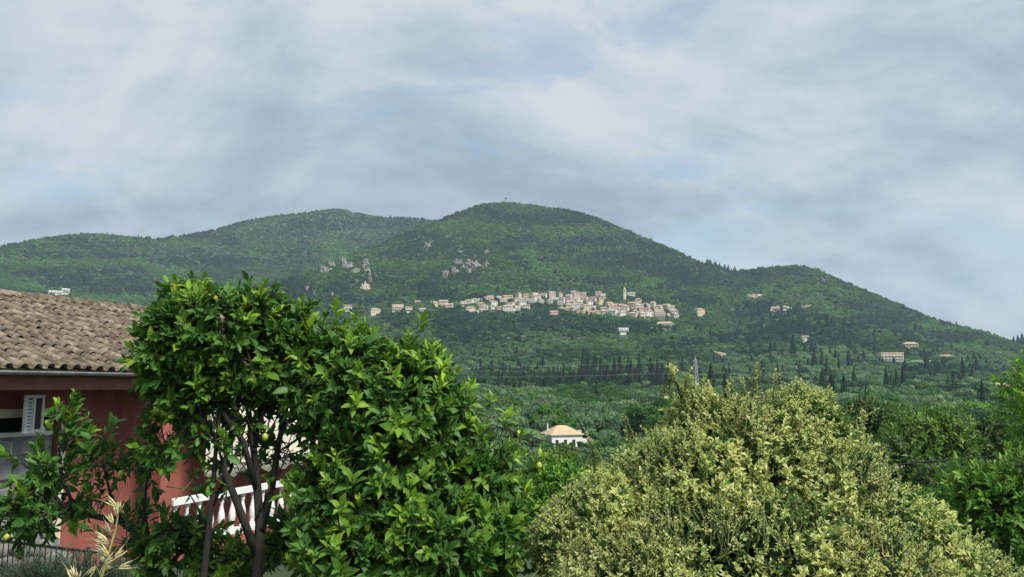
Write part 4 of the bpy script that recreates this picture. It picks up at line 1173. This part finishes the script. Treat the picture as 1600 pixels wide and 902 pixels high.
# lemon tree by the veranda (two stems), open below
def tp(px, py, Y): return tuple(at(px, py, Y))
YA = 5.2
elA = [ell(345,520,95,75,YA), ell(275,535,60,75,YA-.1), ell(400,560,75,75,YA), ell(310,620,70,60,YA), ell(262,610,40,45,YA), ell(460,560,60,65,YA+.1), ell(435,535,75,75,YA+.15), ell(375,715,75,60,YA+.1), ell(262,560,58,60,YA-.1), ell(300,480,45,38,YA), ell(400,490,40,42,YA), ell(250,690,30,45,YA), ell(440,625,50,32,YA+.2), ell(300,845,50,32,YA+.5), ell(350,885,60,32,YA+.5), ell(445,850,36,50,YA+.4), ell(285,760,22,26,YA), ell(330,655,85,55,YA), ell(445,690,50,50,YA+.2), ell(270,700,45,60,YA), ell(245,870,40,30,YA+.4)]
stA = [([(at(398,902,YA)[0], YA, G0-.1), tp(402,902,YA), tp(406,820,YA), tp(400,730,YA), tp(388,640,YA), tp(372,560,YA), tp(360,490,YA)], .042, .008),
       ([tp(402,870,YA), tp(372,790,YA-.05), tp(350,735,YA-.1), tp(362,670,YA-.05), tp(380,600,YA), tp(395,520,YA)], .030, .008),
       ([tp(408,830,YA), tp(425,760,YA+.05), tp(436,690,YA+.1), tp(455,600,YA+.1), tp(470,540,YA+.1)], .030, .008),
       ([tp(402,770,YA), tp(380,690,YA-.1), tp(330,620,YA-.1), tp(285,550,YA-.1), tp(265,500,YA-.1)], .022, .006),
       ([tp(396,700,YA), tp(412,640,YA), tp(420,570,YA)], .018, .006),
       ([(at(318,902,YA)[0], YA-.1, G0-.1), tp(318,902,YA-.1), tp(326,830,YA-.1), tp(333,760,YA-.1), tp(338,690,YA-.1), tp(350,600,YA-.1), tp(345,520,YA)], .026, .006),
       ([tp(330,790,YA-.1), tp(360,735,YA), tp(385,660,YA)], .018, .006)] + [([tp(a_, b_, YA-.05), tp(a_+(c_-a_)*.5+R.uniform(-8, 8), (b_+d_)/2, YA-.08), tp(c_, d_, YA+R.uniform(-.15, .15))], .011, .003) for a_, b_, c_, d_ in [(338,690,300,610),(338,690,365,600),(385,660,410,590),(436,690,470,620),(425,760,455,690),(350,735,320,670),(388,640,350,560),(330,620,300,560),(395,700,440,640),(406,800,440,735),(326,830,295,770),(362,670,335,620)]]
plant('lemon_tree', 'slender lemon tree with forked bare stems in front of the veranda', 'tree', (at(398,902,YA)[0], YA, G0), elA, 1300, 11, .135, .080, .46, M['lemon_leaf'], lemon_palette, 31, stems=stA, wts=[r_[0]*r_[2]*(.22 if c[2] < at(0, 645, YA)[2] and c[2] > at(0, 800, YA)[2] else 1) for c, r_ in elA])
# slim stem tree in front of pillar
# big dense lemon tree
YB = 5.3
elB = [ell(550,620,110,110,YB), ell(640,665,115,125,YB), ell(725,765,90,105,YB), ell(640,605,58,80,YB), ell(505,590,75,82,YB), ell(610,780,160,130,YB), ell(765,825,80,85,YB-.1), ell(540,770,75,100,YB-.1), ell(690,860,130,90,YB-.4), ell(560,890,110,75,YB-.4), ell(785,735,32,45,YB)]
stB = [([(at(610,902,YB)[0], YB+.1, G0-.1), tp(610,902,YB+.1), tp(600,800,YB+.1), tp(603,720,YB), tp(607,640,YB)], .09, .02),
       ([tp(606,830,YB+.1), tp(660,740,YB), tp(720,700,YB-.1)], .035, .010), ([tp(603,800,YB+.1), tp(540,720,YB), tp(520,620,YB)], .04, .010), ([tp(604,760,YB), tp(650,690,YB-.1), tp(660,600,YB)], .03, .008)]
exB = [(at(x_, y_, YB), (dx, -.1, dz)) for x_, y_, dx, dz in [(x9, y9+34, d9, e9) for x9, y9, d9, e9 in [(440,505,-.1,1),(470,490,0,1),(505,485,.1,1),(525,480,0,1),(552,500,.1,1),(640,520,-.1,1),(655,500,.1,1),(672,540,.4,1),(600,530,0,1),(690,570,.5,1),(720,600,.5,1),(760,610,.3,1),(785,640,.4,1),(805,668,.5,1),(826,705,.6,.8)]]]
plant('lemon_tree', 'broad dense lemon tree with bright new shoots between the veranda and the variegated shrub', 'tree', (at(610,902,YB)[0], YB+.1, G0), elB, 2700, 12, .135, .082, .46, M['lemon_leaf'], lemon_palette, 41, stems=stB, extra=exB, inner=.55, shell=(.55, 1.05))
# small straggling lemon tree before the garage door
YC = 5.6
elC = [ell(105,690,40,40,YC), ell(75,740,50,45,YC), ell(165,720,55,45,YC), ell(225,730,40,45,YC), ell(60,800,75,45,YC), ell(215,830,70,35,YC), ell(20,815,45,45,YC), ell(120,650,14,18,YC), ell(270,830,50,40,YC), ell(150,780,40,30,YC)]
stC = [([(at(262,902,YC)[0], YC, G0-.1), tp(265,902,YC), tp(240,870,YC), tp(232,845,YC), tp(190,815,YC), tp(140,805,YC), tp(95,790,YC)], .055, .012),
       ([tp(232,850,YC), tp(225,800,YC), tp(230,740,YC)], .02, .006), ([tp(190,815,YC), tp(172,770,YC), tp(160,720,YC)], .016, .005), ([tp(120,802,YC), tp(98,750,YC), tp(92,700,YC), tp(112,650,YC)], .014, .004), ([tp(100,792,YC), tp(60,740,YC), tp(35,725,YC)], .012, .004), ([tp(110,790,YC), tp(40,800,YC), tp(0,810,YC)], .012, .004)]
exC = [(at(x_, y_, YC), (dx, -.1, dz)) for x_, y_, dx, dz in [(118,655,.1,1),(95,665,-.1,1),(160,690,.5,.8),(35,725,-.8,.5),(115,640,0,1)]]
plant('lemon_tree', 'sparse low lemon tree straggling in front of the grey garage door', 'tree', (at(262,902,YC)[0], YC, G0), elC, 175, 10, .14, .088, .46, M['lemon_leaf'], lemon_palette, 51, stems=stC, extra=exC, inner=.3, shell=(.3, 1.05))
# variegated shrub
def bush_palette(g, t, flush, P):
    n = len(t)
    u = np.clip(.5+.5*vnoise(P[:, 0]*5+3, P[:, 2]*5+P[:, 1]*3)+g.normal(0, .25, n), 0, 1)
    cream = mixc((.70,.71,.26), (.88,.87,.45), g.random(n))
    pale = mixc((.52,.60,.18), (.66,.71,.27), g.random(n))
    c = cream*u[:, None] + pale*(1-u[:, None])
    rusty = (vnoise(P[:, 0]*3.1+11, P[:, 2]*3.1+P[:, 1]*2) > .45) & (g.random(n) < .2)
    c[rusty] = mixc((.42,.30,.10), (.5,.38,.13), g.random(rusty.sum()))
    green = (g.random(n) < .10) | ((vnoise(P[:, 0]*4+50, P[:, 2]*4+P[:, 1]*3) > .62) & (g.random(n) < .75))
    c[green] = mixc((.05,.13,.025), (.10,.2,.04), g.random(green.sum()))
    mid = mixc((.24,.32,.08), (.42,.46,.15), g.random(n))
    mid[green] = c[green]
    return c, mid
YS = 5.0
elS = [ell(1190,812,190,188,YS,150), ell(1075,820,135,155,YS-.1,140), ell(1310,866,150,180,YS-.1,140), ell(955,870,95,125,YS-.2,110), ell(1432,945,132,150,YS-.2,130), ell(1150,930,260,170,YS-.5,150), ell(1110,690,70,80,YS+.1), ell(1250,690,75,85,YS+.1), ell(890,860,60,90,YS-.2), ell(1550,985,125,118,YS-.3), ell(1330,945,180,125,YS-.6,140), ell(1000,930,150,110,YS-.6,130)]
shoots = [(1047,585,0,.3),(1072,612,0,1),(1080,618,.1,1),(1100,612,0,1),(1182,598,.05,1),(1180,585,0,1),(1200,605,.2,1),(1145,605,-.2,1),(1160,600,.1,1),(1212,600,0,1),(1290,620,.3,1),(1245,610,0,1),(1340,655,.6,1),(1355,650,.9,.6),(1400,735,.9,.5),(985,670,-.4,1),(930,700,-.6,1),(1060,632,-.9,.5),(1330,640,.3,1)]
exS = [(at(x_, y_, YS), (dx, -.1, dz)) for x_, y_, dx, dz in shoots]
for x0_, y0_, x1_, y1_ in [(1183,650,1180,578),(1078,660,1070,603),(1066,640,1072,612),(1050,594,1046,576),(1048,586,1050,578),(1102,650,1101,606),(1145,640,1138,598),(1160,640,1160,600),(1206,640,1212,596),(1250,650,1246,606),(1290,670,1297,618),(1335,700,1352,655),(985,720,982,668),(932,740,924,706)]:
    m_ = max(3, int(abs(y1_-y0_)/6))
    for q_ in range(m_+1):
        exS.append((at(x0_+(x1_-x0_)*q_/m_+R.uniform(-3, 3), y0_+(y1_-y0_)*q_/m_, YS+R.uniform(-.03, .03)), (R.uniform(-.5, .5), -.2, .9)))
sst = [([(at(1180,902,YS)[0], YS+.2, G0-.1), (at(1180,902,YS)[0], YS+.2, G0+.5), tp(1180,900,YS+.1), tp(1170,800,YS), tp(1180,680,YS), tp(1181,590,YS)], .05, .004), ([tp(1180,900,YS+.1), tp(1060,800,YS), tp(1075,650,YS), tp(1050,580,YS)], .03, .003), ([tp(1180,900,YS+.1), tp(1320,830,YS), tp(1340,680,YS)], .03, .004)]
plant('variegated_shrub', 'large mounded shrub with cream and green variegated leaves', 'shrub', (at(1180,902,YS)[0], YS+.2, G0), elS, 17500, 11, .070, .0265, .60, M['bush_leaf'], bush_palette, 61, kind='small', npick=240, stems=sst, extra=exS, inner=.78, shell=(.80, 1.05), up=.35, rnd=.5, lumpy=.045, twig='pale_twig', wts=[1.25,1,1,.8,.8,.9,.55,.6,.5,.6,.8,.7])
# old dark growth inside the shrub
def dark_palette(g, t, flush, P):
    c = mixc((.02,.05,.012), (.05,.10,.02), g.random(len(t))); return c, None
sh_root = bpy.data.objects['variegated_shrub']
elSi = [(np.array(c), np.array([q-.13 for q in r_])) for c, r_ in elS]
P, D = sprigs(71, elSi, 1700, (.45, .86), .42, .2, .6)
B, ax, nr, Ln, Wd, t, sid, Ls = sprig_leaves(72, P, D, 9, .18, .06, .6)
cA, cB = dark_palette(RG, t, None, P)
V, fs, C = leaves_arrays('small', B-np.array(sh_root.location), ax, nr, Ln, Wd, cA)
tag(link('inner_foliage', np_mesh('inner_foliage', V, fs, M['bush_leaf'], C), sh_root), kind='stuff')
# leafy green shrubs
def fresh_palette(lo, hi, tip):
    def f(g, t, flush, P):
        n = len(t); c = mixc(lo, hi, g.random(n)); w = np.clip(flush*t, 0, 1)[:, None]
        c = c*(1-w)+np.array(tip)[None]*w; return c, c*1.1
    return f
YG = 7.0
elG = [ell(1560,800,75,70,YG), ell(1600,770,60,70,YG), ell(1520,770,45,45,YG), ell(1640,850,90,110,YG), ell(1560,880,90,60,YG), ell(1500,745,20,22,YG)]
plant('leafy_shrub', 'fresh green leafy shrub beside the variegated shrub', 'shrub', (at(1600,902,YG)[0], YG, -2.95), elG, 950, 11, .18, .078, .42, M['soft_leaf'], fresh_palette((.05,.14,.02), (.10,.24,.03), (.24,.42,.05)), 81, npick=120,
      stems=[([(at(1600,902,YG)[0], YG, -3.1), tp(1600,900,YG), tp(1580,820,YG), tp(1560,760,YG)], .04, .008), ([tp(1600,880,YG), tp(1630,800,YG)], .025, .008)])
YH = 9.0
elH = [ell(885,768,45,40,YH), ell(920,785,46,44,YH), ell(865,790,40,60,YH), ell(890,752,24,24,YH), ell(868,738,12,14,YH)]
plant('leafy_shrub', 'bright green leafy shrub behind the gap between lemon tree and variegated shrub', 'shrub', (at(895,902,YH)[0], YH, -2.95), elH, 420, 11, .16, .075, .40, M['soft_leaf'], fresh_palette((.06,.17,.02), (.12,.30,.03), (.24,.44,.04)), 91, npick=0,
      stems=[([(at(895,902,YH)[0], YH, -3.1), tp(895,860,YH), tp(890,780,YH), tp(885,720,YH)], .04, .008)])
# tree at the picture's right
YR = 11.0
elR = [ell(1632,630,72,75,YR), ell(1618,592,48,48,YR), ell(1622,665,52,52,YR), ell(1700,640,90,100,YR)]
plant('willowy_tree', 'bright yellow-green feathery tree rising above the fresh green shrub', 'tree', (at(1680,902,YR)[0], YR, -3.0), elR, 620, 12, .24, .085, .30, M['soft_leaf'], fresh_palette((.10,.24,.02), (.17,.36,.03), (.25,.45,.04)), 101, npick=0,
      stems=[([(at(1680,902,YR)[0], YR, -3.2), tp(1680,850,YR), tp(1675,740,YR), tp(1660,640,YR)], .09, .02), ([tp(1675,740,YR), tp(1630,640,YR)], .04, .012)], up=.2, rnd=.6)
# soft green trees on the near slope
def near_tree(px, py, rx, ry, Y, label, pal, seed, nsp=520, leaf=.16):
    g = random.Random(seed)
    els = [ell(px, py, rx*.7, ry*.75, Y)]
    for i in range(8):
        a = 6.28*i/8 + g.uniform(-.3, .3)
        els.append(ell(px+math.cos(a)*rx*.58, py-math.sin(a)*ry*.55, rx*g.uniform(.3, .45), ry*g.uniform(.3, .42), Y+g.uniform(-.5, .5)*rx*Y/F_PX))
    b = at(px, py, Y); gz = float(height(b[0], b[1]))
    kk = Y/F_PX
    return plant('slope_tree', label, 'tree', (b[0], Y, gz), els, nsp, 10, leaf*2.2, leaf, .42, M['soft_leaf'], pal, seed, npick=0,
        stems=[([(b[0], Y, gz-.3), (b[0], Y, (gz+b[2])/2), (b[0]+.1, Y, b[2])], .03*rx*kk+.05, .03), ([(b[0], Y, (gz+b[2])/2), (b[0]+rx*kk*.4, Y, b[2])], .06, .02), ([(b[0], Y, (gz+b[2])/2), (b[0]-rx*kk*.4, Y, b[2])], .06, .02)], rnd=.6)
softp = fresh_palette((.07,.15,.03), (.12,.22,.04), (.19,.30,.06))
darkp = fresh_palette((.04,.09,.025), (.075,.14,.035), (.12,.20,.045))
near_tree(1450, 690, 95, 55, 34, 'soft bright green feathery tree on the slope past the variegated shrub', softp, 111, 700, .26)
near_tree(1390, 740, 70, 55, 30, 'darker green tree low on the slope beside the variegated shrub', darkp, 112, 500, .24)
near_tree(1545, 700, 70, 55, 40, 'mid-green tree on the slope under the black cable', darkp, 113, 520, .28)
near_tree(1500, 770, 90, 50, 26, 'deep green tree behind the fresh green shrub', darkp, 114, 520, .22)
near_tree(1350, 660, 50, 38, 55, 'rounded green tree just past the shrub top on the slope', darkp, 115, 420, .36)
near_tree(872, 728, 42, 26, 60, 'yellow-green tree growing in front of the white valley house', softp, 116, 420, .34)
near_tree(935, 762, 60, 36, 40, 'dark green tree below the white valley house', darkp, 117, 500, .3)
near_tree(850, 752, 30, 34, 48, 'leafy green tree at the corner of the white valley house', softp, 118, 380, .3)

# feathery grey-green bush in front of the fence
def feather_palette(g, t, flush, P):
    c = mixc((.07,.125,.085), (.13,.20,.13), g.random(len(t))); return c, None
YF = 6.6
elF = [ell(80,925,70,62,YF), ell(140,930,60,62,YF), ell(30,935,60,55,YF), ell(185,940,45,50,YF)]
plant('feathery_bush', 'feathery grey-green bush in front of the iron railing', 'bush', (at(100,902,YF)[0], YF, -2.9), elF, 900, 14, .22, .05, .10, M['soft_leaf'], feather_palette, 121, kind='small', npick=0, up=1.2, inner=.2, shell=(.2, 1), open0=.8,
      stems=[([(at(100,902,YF)[0], YF, -3.0), tp(100,900,YF)], .03, .01)])

# lemons
M['lemon'] = mat_plain('green lemon skin', (.30,.36,.05), (.50,.50,.07), scale=12, rough=.4, bump=.2, bscale=80)
LEM = MB().lathe([(.004,-.045),(.012,-.040),(.027,-.025),(.033,0),(.028,.024),(.014,.038),(.004,.043)], 12).mesh('lemon', M['lemon'], True)
trees_l = [o for o in COL.objects if o.name.startswith('lemon_tree')]
for k, (px, py, Y, ti) in enumerate([(414,683,YA-.2,0),(842,728,YB-.1,1),(189,740,YC-.2,2),(10,840,YC-.2,2)]):
    o = link('lemon', LEM, trees_l[ti]); o.scale = (.6, .6, .6); o.location = Vector(at(px, py, Y)) - trees_l[ti].location; o.rotation_euler = (.3, .2*k, 0)

# wild oat in the foreground
M['straw'] = mat_plain('dry straw', (.42,.36,.17), (.62,.56,.33), scale=30, rough=.7)
M['oatgreen'] = mat_plain('ripening stem', (.20,.22,.07), (.34,.33,.12), scale=30, rough=.7)
def spikelet():
    mb = MB()
    for s in (-1, 1):
        mb.tube([(0,0,0),(s*.0022,0,.006),(s*.0045,.001,.016),(s*.0065,.001,.027)], [.0006, .0019, .0016, .0002], 6)
    mb.tube([(0,0,.004),(0,-.001,.014),(.001,-.001,.022)], [.0008, .0016, .0002], 6)
    for s in (-1, 1): mb.tube([(s*.004,0,.016),(s*.007,.001,.032),(s*.012,.002,.042)], [.0003, .0002, .0001], 4)
    return mb.mesh('spikelet', M['straw'], True)
SPK = spikelet()
def oat(label, pts_px, spk, Y):
    P_ = [Vector(at(x_, y_, Y)) for x_, y_ in pts_px]
    b = Vector((P_[0].x-.02, P_[0].y, -1.5))
    t = empty('wild_oat', b); tag(t, label, 'grass stalk')
    mid_ = b.lerp(P_[0], .55) + Vector((.015, 0, 0))
    MB().tube([(0,0,-.02), mid_-b] + [q-b for q in P_], [.0022, .0020] + [.0019-.0012*i/len(P_) for i in range(len(P_))], 6).build('stem', M['oatgreen'], t, True)
    for x_, y_, ang in spk:
        p_ = Vector(at(x_, y_, Y + R.uniform(-.02, .02)))
        o = link('spikelet', SPK, t); o.location = p_-b
        o.rotation_euler = (R.uniform(-.4, .4), math.radians(ang), R.uniform(-.5, .5)); s_ = R.uniform(.52, .75); o.scale = (s_, s_, s_)
        # pedicel back to the stem
        near_ = min(P_, key=lambda q: abs(q.z-(p_.z-.004)))
        MB().tube([near_-b, p_-b], [.0005, .0004], 4).build('pedicel', M['oatgreen'], t)
oat('tall dry wild oat with pale drooping spikelets rising before the lemon branches', [(158,902),(165,880),(174,850),(181,825),(184,805),(183,785)], [(184,806,-10),(183,792,-50),(186,800,30),(177,818,-32),(172,832,-50),(168,845,-72),(166,852,-80),(170,850,-60),(166,862,-70),(164,868,-85),(170,870,-40),(165,878,-60),(178,874,42),(160,890,62),(163,882,50),(150,884,-145),(184,888,75),(155,898,30)], 1.0)
oat('short wild oat stalk with few spikelets beside the taller one', [(112,930),(114,912),(116,905)], [(117,903,-35),(114,908,-20),(120,910,20)], .98)

# black cable sagging across the slope
M['cable'] = mat_plain('black cable', (.01,.01,.01), (.025,.025,.025), scale=5, rough=.5)
ctl = [at(480,560,18.4), at(700,640,16.6), at(840,686,15.5), at(945,712,14.8), at(1200,744,13.5), at(1440,722,12.5), at(1600,707,12), at(1900,655,11)]
cpt = []
for i in range(len(ctl)-1):
    p0, p1, p2, p3 = ctl[max(i-1, 0)], ctl[i], ctl[i+1], ctl[min(i+2, len(ctl)-1)]
    for k in range(8):
        s = k/8
        cpt.append(.5*((2*p1)+(-p0+p2)*s+(2*p0-5*p1+4*p2-p3)*s*s+(-p0+3*p1-3*p2+p3)*s**3))
cpt.append(ctl[-1])
tag(MB().tube(cpt, .013, 6).build('overhead_cable', M['cable']), 'black overhead cable sagging behind the variegated shrub', 'cable')

# ------------------------------------------------------------------ haze
m, t, out = mat_base('valley haze')
pv = N(t, 'ShaderNodeVolumePrincipled', inp={'Density': .00014, 'Anisotropy': .2})
pv.inputs['Color'].default_value = (.58, .80, 1.0, 1)
L(t, pv.outputs[0], out.inputs['Volume'])
lo = float(Z2.min()) - 1.5; hi_ = float(Z2.max()) + 25
hz = MB().box(-3800, 3800, -3800, 3800, lo-3, hi_).build('haze', m)
tag(hz, 'thin bluish summer haze filling the valley', None, None, 'stuff')
print('objects', len(bpy.data.objects))
